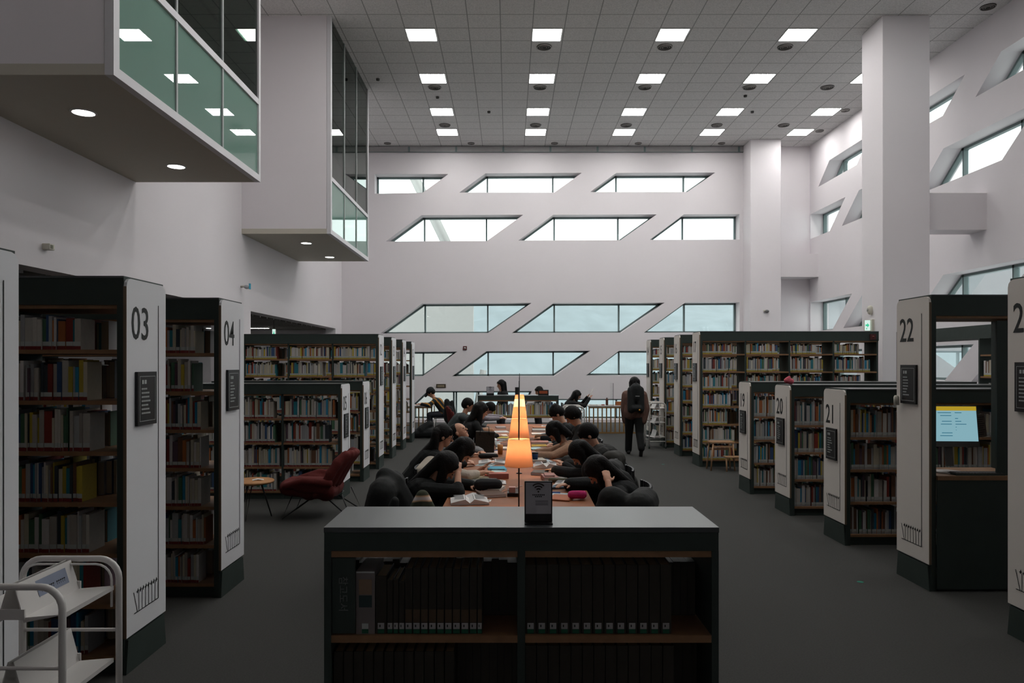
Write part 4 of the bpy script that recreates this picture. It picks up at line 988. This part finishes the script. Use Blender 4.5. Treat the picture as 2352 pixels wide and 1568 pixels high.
    for s_ in (-1, 1): body.ell(R(H + l * s_ * .078 - hu * .005), (.018, .010, .028), ax, 8)
    body.cap(R(H + fd * .078 - hu * .048 - l * .015), R(H + fd * .078 - hu * .048 + l * .015), .012, .012)
    body.blob('body', SKIN, r, vox, 2)
    tm = topm or mat(topname or ('top_%02d%02d%02d' % tuple(int(q * 99) for q in top)), top, .85, noise=.2, scale=30, bump=.3, bscale=60)
    cl.blob('top', tm, r, vox * 1.2, 3); tr.blob('trousers', mat('trousers_%02d%02d%02d' % tuple(int(q * 99) for q in trousers), trousers, .85, noise=.15), r, .012, 3); ft.blob('shoes', SHOE, r, .010, 2)
    for s_ in (-1, 1): MB().ell(R(H + fd * .093 + l * s_ * .032 + hu * .008), (.006, .014, .006), ax, 8).build('eye', EYEM, r)
    MB().ell(R(H + fd * .091 - hu * .05), (.006, .022, .006), ax, 8).build('mouth', LIPM, r)
    # hair
    hm = MB(); c0 = H + hu * .042 - fd * (.018 if pitch > 0 else .04)
    hm.ell(R(c0), (.108, .092 * hairw, .104), ax, 18); hm.ell(R(c0 - fd * .03 - hu * .03), (.085, .088 * hairw, .09), ax, 14)
    for s_ in ((-1, 0, 1) if pitch > 0 else ()): hm.cap(R(c0 + fd * .085 + hu * .04 + l * s_ * .04), R(c0 + fd * .10 + hu * .005 + l * s_ * .045), .022, .014)
    if hair in ('long', 'bob'):
        ln = hair_len if hair == 'long' else .13
        dn = (-u * .8 - hu * .35).normalized(); 
        for s_ in (-1, 1):
            a = c0 + l * s_ * .07 + hu * -.02 - fd * tuck; hm.cap(R(a), R(a + dn * (ln * .55)), .046, .042); hm.cap(R(a + dn * ln * .55), R(a + dn * ln + l * s_ * .01), .042, .03)
        for k in (-1, 0, 1):
            a = c0 - fd * .06 + l * k * .05; bb = a - hu * .12 - tu * .02; hm.cap(R(a), R(bb), .055, .05)
            e = bb - tu * max(0, ln - .1) + back * .03; hm.cap(R(bb), R(e), .05, .038)
    elif hair == 'tuft':
        hm.ell(R(c0 + hu * .06 - fd * .03), (.07, .07, .05), ax, 12)
    hm.blob('hair', HAIRM, r, max(vox, .009), 2)
    if cap:
        cm_ = mat('dark_cap_cloth', (.015, .018, .02), .85); mb = MB(); mb.ell(R(c0 + hu * .025), (.116, .10, .09), ax, 16); mb.cap(R(c0 + fd * .08 + hu * .01), R(c0 + fd * .18 - hu * .02), .05, .035); mb.blob('cap', cm_, r, .01, 2)
    if glasses:
        mb = MB()
        for s_ in (-1, 1):
            cc = H + fd * .108 + l * s_ * .034 + hu * .006
            pts = [R(cc + l * .026 * cos(a) + hu * .02 * sin(a)) for a in [2 * pi * k / 12 for k in range(13)]]; mb.tube(pts, .0022, 5)
            mb.tube([R(cc + l * s_ * .026), R(H + l * s_ * .082)], .002, 5)
        mb.build('glasses', DARKM, r)
    if hood:
        hc = mat('hood_%02d' % int(hood[0] * 99), hood, .9, noise=.2, scale=40); mb = MB(); q = N - tu * .0 - f * .05
        for k in range(7):
            a = pi * k / 6; a2 = pi * (k + 1) / 6
            if k < 6: mb.cap(R(q + l * .10 * cos(a) - f * .07 * sin(a) - u * .02), R(q + l * .10 * cos(a2) - f * .07 * sin(a2) - u * .02), .032, .032)
        mb.blob('hood', hc, r, .01, 3)
    return r, N, tu, f, l

def HP(px, py, Y): return (WX(px, Y), Y, WZ(py, Y))
def TP(px, py):       # point on the table top seen at this pixel
    Y = (EYE - .765) * F / (py - PY); return (WX(px, Y), Y, .765)
BLK = (.006, .007, .0075)
# left side, from the nearest
person('person with long black hair bowed low at the near left of the table', HP(1022, 1072, 6.45), 0, 48, 'long', BLK, vox=.007, hands=(None, (WX(1052, 6.4), 6.38, .90)), hair_len=.46, bulk=.01, hairw=1.25, sleeves=(1, .25))
person('person in a cream sweater bent over papers at the left side of the table', HP(1062, 1035, 7.35), -4, 55, 'bob', (.55, .48, .40), vox=.007, hands=((WX(1108, 7.55), 7.62, .775), (WX(1110, 7.3), 7.30, .775)), sleeve=.55, hood=(.50, .42, .36), hairw=1.1)
person('person with long dark hair and glasses seen in profile left of the table', HP(1018, 1003, 8.15), 5, 12, 'long', BLK, vox=.007, glasses=True, hair_len=.4, hood=(.45, .36, .33), tuck=.07)
person('person tipping the head back, face up, in a grey jacket', HP(1056, 994, 9.1), -25, -38, 'short', (.30, .30, .31), vox=.007)
person('person with long dark hair in a black coat, beyond the dark tote bag', HP(1104, 944, 11.2), 10, 20, 'long', BLK, vox=.009, hair_len=.5, hairw=1.1)
person('person in a dark jacket with hands raised to the face, far left', HP(1075, 931, 13.6), 0, 15, 'short', (.05, .06, .06), vox=.01, hands=((WX(1096, 13.6), 13.55, 1.02), (WX(1100, 13.6), 13.35, 1.05)))
person('person in a light grey sweater slumped forward at the far end of the table', HP(1124, 938, 14.9), -15, 60, 'short', (.30, .27, .30), vox=.01)
# right side
person('person in black nearest on the right side, face resting on hands', HP(1375, 1082, 6.35), 180, 50, 'long', BLK, vox=.007, hands=((WX(1396, 6.12), 6.10, .87), (WX(1310, 6.55), 6.55, .78)), hair_len=.25, bulk=.02, hairw=1.2, sleeves=(.25, 1))
coat(WX(1327, 6.08), 6.08, 0, 'bright pink knitted sleeve bunched on the near right of the table', (.50, .03, .16), [((-.05, 0, .775), (.04, 0, .775), .034, .036), ((.02, .05, .77), (.06, .08, .77), .03, .025)], vox=.006, nm='knitted_sleeve', cat='sleeve')
person('person in a dark top writing, second from the front on the right', HP(1334, 1042, 7.25), 180, 50, 'bob', BLK, vox=.007, hands=((WX(1275, 7.6), 7.45, .775), (WX(1300, 7.7), 7.75, .775)), bulk=.01, hairw=1.15)
person('person with short hair in a padded coat with olive hood lining', HP(1352, 1000, 8.05), 180, 42, 'short', (.018, .018, .017), vox=.007, bulk=.03, hood=(.24, .20, .13))
person('person in a crumpled beige jacket bending over the table, right side', HP(1277, 992, 8.95), 180, 55, 'bob', (.34, .20, .13), vox=.007, hipx=.30)
person('person in black with bowed head behind the beige jacket, right side', HP(1316, 955, 9.9), 180, 40, 'short', BLK, vox=.009, bulk=.02, hairw=1.15)
person('bowed person farthest from the camera right of the table', HP(1280, 951, 10.9), 180, 48, 'tuft', BLK, vox=.009)
# beyond the table
STR = mat('striped_knit', (.02, .02, .02), .9)
n = STR.node_tree.nodes; l_ = STR.node_tree.links; wv = n.new('ShaderNodeTexWave'); wv.bands_direction = 'DIAGONAL'; wv.inputs['Scale'].default_value = 3.2; t_ = n.new('ShaderNodeTexCoord'); l_.new(t_.outputs['Object'], wv.inputs['Vector'])
rp_ = n.new('ShaderNodeValToRGB'); rp_.color_ramp.elements[0].position = .78; rp_.color_ramp.elements[0].color = (.015, .02, .022, 1); rp_.color_ramp.elements[1].position = .84; rp_.color_ramp.elements[1].color = (.42, .19, .03, 1)
l_.new(wv.outputs['Fac'], rp_.inputs[0]); l_.new(rp_.outputs[0], n['Principled BSDF'].inputs['Base Color'])
person('boy in a mustard striped top and dark cap at the slatted desk', HP(990, 902, 19.45), 180, 38, 'short', topm=STR, vox=.011, cap=True, hands=((WX(972, 19.5), 19.3, .80), (WX(966, 19.5), 19.6, .78)))
person('person with long dark hair seated at the slatted desk, holding up a white page', HP(1325, 908, 19.2), 5, 25, 'long', BLK, vox=.011, hands=((WX(1350, 19.2), 19.3, .98), (WX(1352, 19.2), 19.05, .95)), hair_len=.3)
person('standing person with long dark hair behind the far counter', HP(1151, 884, 19.0), 200, 10, 'long', BLK, seat=False, vox=.011, hair_len=.35)
person('seated person whose head shows behind the low dark counter sign', HP(1238, 899, 19.6), 200, 15, 'short', (.2, .2, .2), vox=.012)
r_, N_, tu_, f_, l__ = person('person walking away in a dark brown jacket with a black backpack', HP(1457, 881, 15.0), 90, 8, 'bob', (.13, .07, .055), trousers=BLK, seat=False, vox=.010, stride=1, bulk=.03, hairw=1.12)
x, y = HP(1457, 881, 15.0)[:2]
r = root('backpack', (x, y - .16, .86), label='black backpack worn by the walking person', cat='backpack')
MB().cap((-.09, -.02, .08), (-.09, 0, .46), .085, .08).cap((.09, -.02, .08), (.09, 0, .46), .085, .08).cap((-.06, -.06, .1), (.06, -.06, .1), .07).cap((0, -.02, .5), (0, 0, .3), .11).blob('bag_body', mat('black_nylon', (.012, .014, .015), .7, bump=.3, bscale=30), r, .014, 4)
MB().box(-.03, .05, -.165, -.145, .34, .352).build('light_strip', mat('grey_strip', (.3, .3, .3)), r); MB().ell((.055, -.13, .07), .018, seg=10).build('orange_charm', mat('orange_charm', (.6, .25, .02), .5), r)
MB().tube([(.03, -.05, .56), (.0, -.07, .62), (-.04, -.05, .56)], .01, 6).build('carry_loop', mat('black_nylon', (0, 0, 0)), r)
r = root('held_page', (WX(1352, 19.15), 19.15, .97), label='white page held by the person at the slatted desk', cat='page')
MB().box(-.004, .004, -.10, .10, 0, .27).build('sheet', PAPER, r, xf=Matrix.Rotation(radians(28), 4, 'Y'))

# chairs, coats and bags along the table
for i, y in enumerate((6.35, 7.3, 8.1, 9.0, 11.1)):
    chair(-.76 + AX(y), y, 0, 'dark study chair on the left side of the table, %s from the front' % ORD[i + 1])
for i, y in enumerate((6.25, 7.2, 8.0, 8.95, 9.9, 10.9)):
    chair(.84 + AX(y), y, pi, 'dark study chair on the right side of the table, %s from the front' % ORD[i + 1])
BLKC = mat('black_puffer_cloth', (.006, .007, .007), .8, noise=.3, scale=15, bump=.6, bscale=14)
coat(-.98, 6.2, 0, 'large black padded coat over the nearest left chair', None, [((-.05, -.18, .80), (-.02, .18, .82), .12, .12), ((-.05, -.2, .78), (-.12, -.22, .40), .12, .13), ((-.05, .2, .78), (-.1, .2, .4), .12, .12), ((.0, 0, .80), (.14, 0, .55), .13, .13), ((-.08, 0, .72), (-.14, 0, .4), .13, .14), ((-.05, 0, .90), (.02, 0, .84), .085, .1)], m=BLKC)
STRF = mat('striped_fleece', (.4, .3, .2), .95); n = STRF.node_tree.nodes; l_ = STRF.node_tree.links
t_ = n.new('ShaderNodeTexCoord'); mp = n.new('ShaderNodeVectorMath'); mp.operation = 'LENGTH'; off_ = n.new('ShaderNodeVectorMath'); off_.operation = 'SUBTRACT'; off_.inputs[1].default_value = (0, .0, .66)
l_.new(t_.outputs['Object'], off_.inputs[0]); l_.new(off_.outputs[0], mp.inputs[0])
wv = n.new('ShaderNodeTexNoise'); mm = n.new('ShaderNodeMath'); mm.operation = 'MULTIPLY'; mm.inputs[1].default_value = 70; l_.new(mp.outputs['Value'], mm.inputs[0]); ss = n.new('ShaderNodeMath'); ss.operation = 'SINE'; l_.new(mm.outputs[0], ss.inputs[0])
rp_ = n.new('ShaderNodeValToRGB'); rp_.color_ramp.elements[0].position = .0; rp_.color_ramp.elements[0].color = (.05, .06, .04, 1); rp_.color_ramp.elements[1].position = .5; rp_.color_ramp.elements[1].color = (.62, .40, .23, 1); e_ = rp_.color_ramp.elements.new(.95); e_.color = (.70, .66, .64, 1)
l_.new(ss.outputs[0], rp_.inputs[0]); l_.new(rp_.outputs[0], n['Principled BSDF'].inputs['Base Color'])
coat(WX(972, 5.5), 5.5, 0, 'beige and green striped fleece hood of a coat hung on the nearest left chair', None, [((-.12, 0, .62), (-.01, 0, .87), .065, .045), ((.11, 0, .60), (.0, 0, .87), .065, .045), ((0, .01, .6), (0, .01, .83), .11, .06), ((-.10, .02, .55), (.12, .02, .55), .09, .09)], vox=.010, nm='striped_hood', cat='coat', m=STRF)
coat(WX(895, 5.75), 5.75, 0, 'small black bag hanging low beside the nearest left chair', None, [((-.03, 0, .50), (.04, 0, .78), .06, .04), ((0, 0, .45), (.1, 0, .60), .06, .05)], nm='hanging_bag', cat='bag', m=BLKC)
coat(WX(975, 7.25), 7.25, 0, 'cream fleece jacket on the second left chair', None, [((-.02, -.10, .80), (.05, .10, .86), .07, .08), ((.03, 0, .8), (.12, 0, .6), .09, .1)], m=mat('cream_fleece', (.42, .37, .31), .95, bump=.4, bscale=40))
coat(WX(1478, 5.9), 5.9, 0, 'round backed black coat over the nearest right chair', None, [((-.05, -.1, .72), (.03, .1, .74), .13, .12), ((-.25, 0, .66), (.04, 0, .62), .15, .12), ((.05, 0, .6), (.1, 0, .3), .12, .1), ((-.25, 0, .76), (-.1, 0, .66), .12, .12)], m=BLKC)
coat(WX(1420, 6.9), 6.9, 0, 'long black padded coat hanging over the second right chair', None, [((-.1, -.15, .86), (-.02, .15, .84), .11, .11), ((0, -.2, .78), (.14, -.2, .45), .11, .12), ((0, .15, .75), (.1, .15, .4), .1, .1), ((-.22, 0, .85), (.1, 0, .6), .13, .13), ((-.2, -.1, .7), (.05, -.1, .5), .13, .13)], m=BLKC)
r = coat(WX(1412, 7.7), 7.7, 0, 'dark padded jacket with small bright tags over the third right chair', None, [((-.06, -.1, .86), (.04, .12, .84), .10, .10), ((.0, -.1, .75), (.08, -.1, .5), .1, .1), ((0, .15, .75), (.1, .1, .5), .1, .1)], m=mat('dark_olive_cloth', (.022, .02, .016), .8, bump=.5, bscale=14))
MB().box(-.03, .0, -.215, -.208, .86, .89).build('white_tag', PAPER, r)
# dark tote on the table
r = root('tote_bag', (WX(1113, 9.35), 9.35, TZ), .05, label='tall dark brown tote bag standing on the left side of the table', cat='bag')
MB().prism([(-.12, 0), (.12, 0), (.13, .26), (-.11, .27)], -.06, .06, 'xz').build('bag_body', mat('dark_brown_canvas', (.03, .024, .018), .85, bump=.3), r, bevel=.01)
MB().tube([(-.06, -.061, .22), (-.05, -.065, .33), (.05, -.065, .33), (.06, -.061, .22)], .005, 6).build('strap', DARKM, r)
# far side: chair with coat, red chair, backpack on the floor
chair(WX(1010, 18.9) + .05, 19.3, pi, 'pale metal framed chair of the boy in the striped top', frame=CHROME, group='chairs at the window desks')
coat(WX(1031, 18.3), 18.3, 0, 'black coat hanging on the tall chair behind the boy in stripes', None, [((-.05, 0, .92), (.0, 0, .5), .07, .13), ((.08, 0, .90), (.1, 0, .4), .05, .12), ((0, -.08, .7), (.1, .08, .3), .12, .15)], m=BLKC)
r = root('round_back_chair', (WX(1052, 14.6), 14.6, 0), .3, label='dark red round backed chair at the far left of the table', cat='chair')
mb = MB()
for k in range(-3, 4): mb.cap((-.12 + .05 * (k / 3) ** 2, k * .07, .45), (-.22 + .07 * (k / 3) ** 2, k * .055, 1.0 - .10 * (k / 3) ** 2), .035, .03)
mb.blob('backrest', REDF, r, .015, 4); MB().box(-.15, .28, -.24, .24, .40, .46).build('seat', REDF, r, bevel=.02)
for a in (-1, 1):
    for b_ in (-1, 1): MB().tube([(.05 + a * .15, b_ * .18, .4), (.05 + a * .2, b_ * .22, 0)], .012, 6).build('leg', DARKM, r)
r = root('backpack', (WX(975, 18.4), 18.4, 0), label='black backpack on the floor below the desk of the boy in stripes', cat='backpack')
MB().cap((-.22, 0, .12), (.16, 0, .15), .12, .14).cap((-.05, 0, .2), (.12, 0, .34), .14, .1).cap((.05, 0, .1), (.2, .05, .1), .1).blob('bag_body', mat('black_nylon', (0, 0, 0)), r, .016, 4)
MB().tube([(.02, -.1, .42), (.08, -.12, .48), (.14, -.1, .42)], .01, 6).build('carry_loop', mat('black_nylon', (0, 0, 0)), r)
chair(WX(1312, 19.2), 19.15, 0, 'pale chair under the person holding a white page', frame=CHROME, group='chairs at the window desks')
# desk-top bits on the right window desk
def desk_thing(nm, px, y, w, d, h, m, label, cat, z=.7355):
    r = root(nm, (WX(px, y), y, z), label=label, cat=cat); MB().box(-w / 2, w / 2, -d / 2, d / 2, 0, h).build('body', m, r, bevel=.004)
    MB().box(-w / 2 + .004, w / 2 - .004, -d / 2 + .004, d / 2 - .004, h, h + .003).build('top_face', INKW, r); return r
r = root('drink_bottle', (WX(1394, 19.9), 19.9, .7355), label='dark brown bottle on the right window desk', cat='bottle'); MB().lathe([(0, 0), (.035, 0), (.035, .15), (.02, .18), (0, .18)], seg=14).build('bottle_body', mat('brown_bottle', (.10, .035, .02), .4), r); MB().lathe([(0, .18), (.02, .18), (.02, .2), (0, .2)], seg=12).build('lid', DARKM, r)
desk_thing('tissue_box', 1421, 19.9, .17, .12, .10, mat('orange_box', (.35, .12, .04)), 'orange brown box on the right window desk', 'box')
desk_thing('folded_paper', 1364, 19.85, .2, .15, .02, PAPER, 'flat white papers on the right window desk', 'paper')
desk_thing('red_pencil_box', 1385, 19.85, .08, .06, .025, mat('red_box', (.3, .04, .03)), 'small red box on the right window desk', 'box')
desk_thing('open_notebook', 972, 19.85, .3, .2, .02, PAPER, 'white notebook in front of the boy in stripes', 'notebook')
desk_thing('red_eraser', 959, 19.85, .05, .04, .03, mat('bright_red', (.6, .03, .05)), 'small bright red object on the left window desk', 'eraser')
# lamp on a thin stalk, right window desk
r = root('desk_divider_rod', (WX(1405, 19.95), 19.95, .7355), label='clear acrylic divider with a thin dark edge on the right window desk', cat='divider')
MB().box(-.004, .004, -.3, .28, 0, .60).build('clear_panel', glass('clear_acrylic', (.96, .97, .97), .02), r); MB().box(-.005, .005, -.305, -.298, 0, .60).build('dark_edge', DARKM, r)

# ------------------------------------------------------------------ wall devices and signs
def sign_arrow(nm, x, y, z, w, h, label, flip=False):
    r = root(nm, (x, y, z), label=label, cat='exit sign', group='lit green and white exit signs')
    MB().box(-w / 2, w / 2, .0, .05, 0, h).build('sign_case', PLASTIC, r); MB().box(-w / 2 + .01, w / 2 - .01, -.003, 0, .01, h - .01).build('lit_face', EMS, r)
    c = h / 2; mb = MB(); a = w * .26; mb.box(-a, a * .1, -.006, -.003, c - .018, c + .018); mb.prism([(a * .0, c - a * .9), (a, c), (a * .0, c + a * .9)], -.006, -.003, 'xz'); mb.build('green_arrow', GREEN, r)
sign_arrow('exit_sign', WX(2003, 14.95), 14.50, WZ(762, 14.5), .15, .24, 'lit green arrow exit sign on the big column') if False else None
def side_sign():
    r = root('exit_sign', (7.36, 14.98, WZ(762, 14.98)), label='lit green arrow exit sign on the big column', cat='exit sign', group='lit green and white exit signs')
    MB().box(-.05, 0, -.09, .09, 0, .25).build('sign_case', PLASTIC, r); MB().box(-.17, -.05, -.03, .0, .02, .24).build('sign_blade', PLASTIC, r)
    MB().box(-.165, -.055, -.033, -.03, .025, .235).build('lit_face', EMS, r)
    mb = MB(); mb.box(-.15, -.11, -.036, -.033, .115, .15); mb.prism([(-.115, .085), (-.075, .132), (-.115, .18)], -.036, -.033, 'xz'); mb.box(-.135, -.12, -.036, -.033, .05, .08); mb.build('green_arrow', GREEN, r)
    r = root('wall_speaker', (7.36, 15.0, WZ(722, 15)), label='white wall speaker above the exit sign on the big column', cat='speaker')
    MB().cap((-.03, 0, .05), (-.03, 0, .13), .055).build('speaker_body', PLASTIC, r); MB().tube([(-.09, -.0, .09), (-.083, 0, .09)], .03, 14).build('grille', mat('grey_grille', (.3, .3, .28)), r)
side_sign()
r = root('exit_sign', (WX(629, 17.5), 17.5, 2.45), label='upright exit sign hanging in the side room on the left', cat='exit sign', group='lit green and white exit signs')
Y_ = 17.5; MB().box(-.04, .04, 0, .04, -.02, .22).build('sign_case', PLASTIC, r); MB().box(-.036, .036, -.003, 0, -.015, .215).build('lit_face', EMS, r); MB().ell((0, -.004, .12), (.016, .003, .03), seg=10).ell((0, -.004, .165), (.009, .003, .012), seg=8).ell((.003, -.004, .06), (.010, .003, .022), seg=8).build('green_figure', GREEN, r)
MB().tube([(0, .02, .22), (0, .02, .44)], .008, 6).build('hanger', DARKM, r)
r = root('security_camera', (WX(1760, 22.6), 22.6, WZ(715, 22.6)), label='small dome camera on the far column', cat='camera'); MB().ell((0, -.06, 0), (.07, .06, .05), seg=12).build('dome', mat('grey_dome', (.12, .12, .12), .3), r); MB().tube([(-.06, 0, .02), (-.06, -.06, .02)], .03, 8).build('bracket', PLASTIC, r)
r = root('wall_sensor', (XL, 7.98 * .995, WZ(567, 8.25)), label='small cream sensor box high on the left wall above the bookcase marked 03', cat='sensor')
r.location = (XL, 5.26 * F / (PX - 102), EYE + (PY - 567) * 5.26 / (PX - 102)); MB().box(0, .09, -.05, .05, -.035, .035).build('sensor_case', PLASTIC, r, bevel=.008); MB().box(.09, .095, -.03, .01, -.02, .02).build('lens', mat('olive_lens', (.12, .12, .06), .3), r)
r = root('security_camera', (XL, 5.26 * F / (PX - 553), EYE + (PY - 658) * 5.26 / (PX - 553)), label='small camera with a blue tag on the left wall above bookcase 04', cat='camera')
MB().tube([(0, 0, 0), (.10, 0, .01)], .02, 8).build('bracket', PLASTIC, r); MB().ell((.12, -.02, -.01), (.05, .06, .04), seg=10).build('camera_body', mat('grey_camera', (.35, .35, .36), .4), r); MB().box(.17, .19, -.03, .03, -.05, .06).build('blue_tag', mat('blue_tag', (.05, .35, .5)), r)
r = root('alarm_button', (WX(1068, YF), YF, WZ(799, YF)), label='small dark red alarm box on the far wall', cat='alarm'); MB().box(-.06, .06, -.04, 0, -.06, .06).build('alarm_case', mat('dark_red_box', (.09, .02, .02), .5), r); MB().tube([(0, -.045, 0), (0, -.04, 0)], .03, 12).build('button', INKW, r)
r = root('wall_sign', (WX(1013, YF), YF, WZ(886, YF)), label='small dark brown framed sign above the low far window, right of the boy', cat='sign'); MB().box(-.15, .15, -.02, 0, -.06, .06).build('sign_frame', mat('brown_sign', (.06, .045, .03), .6), r)
mb = MB()
for k in range(5): mb.box(-.11 + k * .045, -.08 + k * .045, -.023, -.02, -.03, .025)
mb.build('sign_marks', mat('tan_marks', (.35, .3, .2), .6), r)
r = root('alarm_button', (XPR + 3.1, 13.26, 2.28), label='small dark red call box on the bookcase header under the exit sign', cat='alarm'); MB().box(-.05, .05, -.03, 0, 0, .10).build('alarm_case', mat('dark_red_box', (0, 0, 0)), r); MB().tube([(0, -.034, .05), (0, -.03, .05)], .02, 10).build('button', mat('brown_button', (.2, .05, .04)), r)
coat(WX(1812, 9.2), 9.22, 0, 'pink knitted hat lying on the low bookcase marked 20', (.55, .10, .14), [((-.02, 0, 1.64), (.03, 0, 1.63), .035, .04), ((0, 0, 1.66), (.01, 0, 1.68), .035, .02)], vox=.006, nm='knitted_hat', cat='hat')
FLM = mat('teal_sticker', (.01, .18, .12), .7)
for i, (px, py, lb) in enumerate(((885, 1138, 'beside the nearest left chairs'), (949, 1070, 'in the left aisle behind the cream fleece'), (1523, 1066, 'in the right aisle beside the students'), (1976, 1336, 'in the right foreground'))):
    Y = EYE * F / (py - PY); o = MB().lathe([(0, 0), (.028, 0), (.026, .0012), (0, .0012)], seg=14).build('floor_sticker', FLM); o.location = (WX(px, Y), Y, .0003); tag(o, 'small round teal sticker on the carpet ' + lb, 'sticker', 'teal floor stickers')
# small '17' plate seen between the shelves of case 03
r = root('shelf_number_plate', (WX(146, 4.98), 4.99, 1.55 + .0), label='dark plate with pale numerals 17 half hidden between the shelves of case 03', cat='sign')
r.location = (WX(146, 4.885), 4.885, 1.722)
MB().box(-.09, .09, 0, .004, -.091, .16).build('plate', BLACK, r); M_ = Matrix.Translation((0, -.001, .07)) @ Matrix(((1, 0, 0, 0), (0, 0, -1, 0), (0, 1, 0, 0), (0, 0, 0, 1)))
text('pale_numerals', '17', .12, mat('pale_numeral', (.4, .42, .45), .6), r, M_, .9)

# ------------------------------------------------------------------ books: the 300 that show largest as objects, the rest as one mass
BM = {}
def bmat(c, cn):
    key = (cn, int(c[0] * 40), int(c[1] * 40), int(c[2] * 40))
    if key not in BM: BM[key] = mat('%s_book_cloth.%03d' % (cn, len(BM)), c, .65, noise=.12, scale=40)
    return BM[key]
bpy.context.view_layer.update(); dg = bpy.context.evaluated_depsgraph_get(); C0 = V((0, 0, EYE))
def seen_px(b):
    x0, y0, z0, w_, h_ = b['x'], b['y'], b['z'], b['w'], b['h']
    if b.get('side'): return 0
    u0 = PX + x0 * F / y0; u1 = PX + (x0 + w_) * F / y0; v0 = PY + (EYE - z0 - h_) * F / y0; v1 = PY + (EYE - z0) * F / y0
    if u1 < 2 or u0 > 2350 or v0 > 1566: return 0
    area = (min(u1, 2352) - max(u0, 0)) * (min(v1, 1568) - v0); k = 0
    for q in (.2, .5, .85):
        P = V((x0 + w_ * .5, y0 - .006, z0 + h_ * q)); d = P - C0; L = d.length
        if not SC.ray_cast(dg, C0, d.normalized(), distance=L - .01)[0]: k += 1
    return area * k / 3
front = [b for b in BOOKS if not b['back']]
for b in front: b['s'] = seen_px(b)
front.sort(key=lambda b: -b['s'])
NB = 300 - 52 - 0
sel = [b for b in front[:NB] if b['s'] > 0]; ids = {id(b) for b in sel}
casename = lambda u: 'far counter' if u == 'far counter' else 'case ' + u
for b in sel:
    bi = {0: 'first', 1: 'second', 2: 'third', 3: 'fourth'}[b['bay']]
    lab = '%s book, %s from left on %s shelf down, %s bay of %s' % (b['cn'], ORD[min(b['k'], 40)], b['tier'], bi, casename(b['unit']))
    o = MB().box(0, .0022, 0, b['d'], 0, b['h']).box(b['w'] - .0022, b['w'], 0, b['d'], 0, b['h']).box(0.0005, b['w'] - .0005, -.002, .002, 0, b['h']).build('book', bmat(b['c'], b['cn']))
    o.location = (b['x'], b['y'], b['z'] + .0006); tag(o, lab, 'book', 'books on the ' + ('far counter' if b['unit'] == 'far counter' else 'shelves of case ' + b['unit']))
    MB().box(.0022, b['w'] - .0022, .002, b['d'] - .004, .003, b['h'] - .005).build('page_block', PAGES, o)
    MB().box(.0008, b['w'] - .0008, -.0032, -.002, .022, .048).build('call_number_label', INKW, o)
    if b['band']: MB().box(.0005, b['w'] - .0005, -.0032, -.002, 0, .020).build('colour_band', mat(b['band'] + '_band', BANDC[b['band']], .6), o)
vm = bpy.data.materials.new('mixed_book_cloth'); vm.use_nodes = True; n = vm.node_tree.nodes; at = n.new('ShaderNodeVertexColor'); at.layer_name = 'col'; vm.node_tree.links.new(at.outputs[0], n['Principled BSDF'].inputs['Base Color']); n['Principled BSDF'].inputs['Roughness'].default_value = .7
mb = MB(); cols = []
def cb(x0, x1, y0, y1, z0, z1, c): mb.box(x0, x1, y0, y1, z0, z1); cols.extend([c] * 6)
for b in BOOKS:
    if id(b) in ids: continue
    x, y, z, w_, h_, d = b['x'], b['y'], b['z'] + .0006, b['w'], b['h'], b['d']; pg = (.30, .24, .16) if b['unit'] != 'x' else (.05, .045, .035); bc = BANDC[b['band']]
    if b.get('side'):
        cb(x, x + d, y, y + w_, z, z + h_, b['c']); cb(x - .001, x, y, y + w_, z + .022, z + .048, (.42, .45, .44)); cb(x - .001, x, y, y + w_, z, z + .02, bc)
    elif b['back']:
        cb(x, x + w_, y - d, y, z, z + h_, b['c']); cb(x + .002, x + w_ - .002, y - d - .001, y - d, z + .004, z + h_ - .006, pg)
    else:
        cb(x, x + w_, y, y + d, z, z + h_, b['c']); cb(x, x + w_, y - .0012, y, z + .022, z + .048, (.38, .41, .40))
        if bc: cb(x, x + w_, y - .0012, y, z, z + .020, bc)
o = mb.build('shelved_books', vm); a = o.data.color_attributes.new('col', 'FLOAT_COLOR', 'CORNER')
import array
buf = array.array('f'); 
for c in cols: buf.extend((c[0], c[1], c[2], 1.0) * 4)
a.data.foreach_set('color', buf)
tag(o, 'rows of assorted library books filling the remaining shelves of all the bookcases', 'books', kind='stuff')
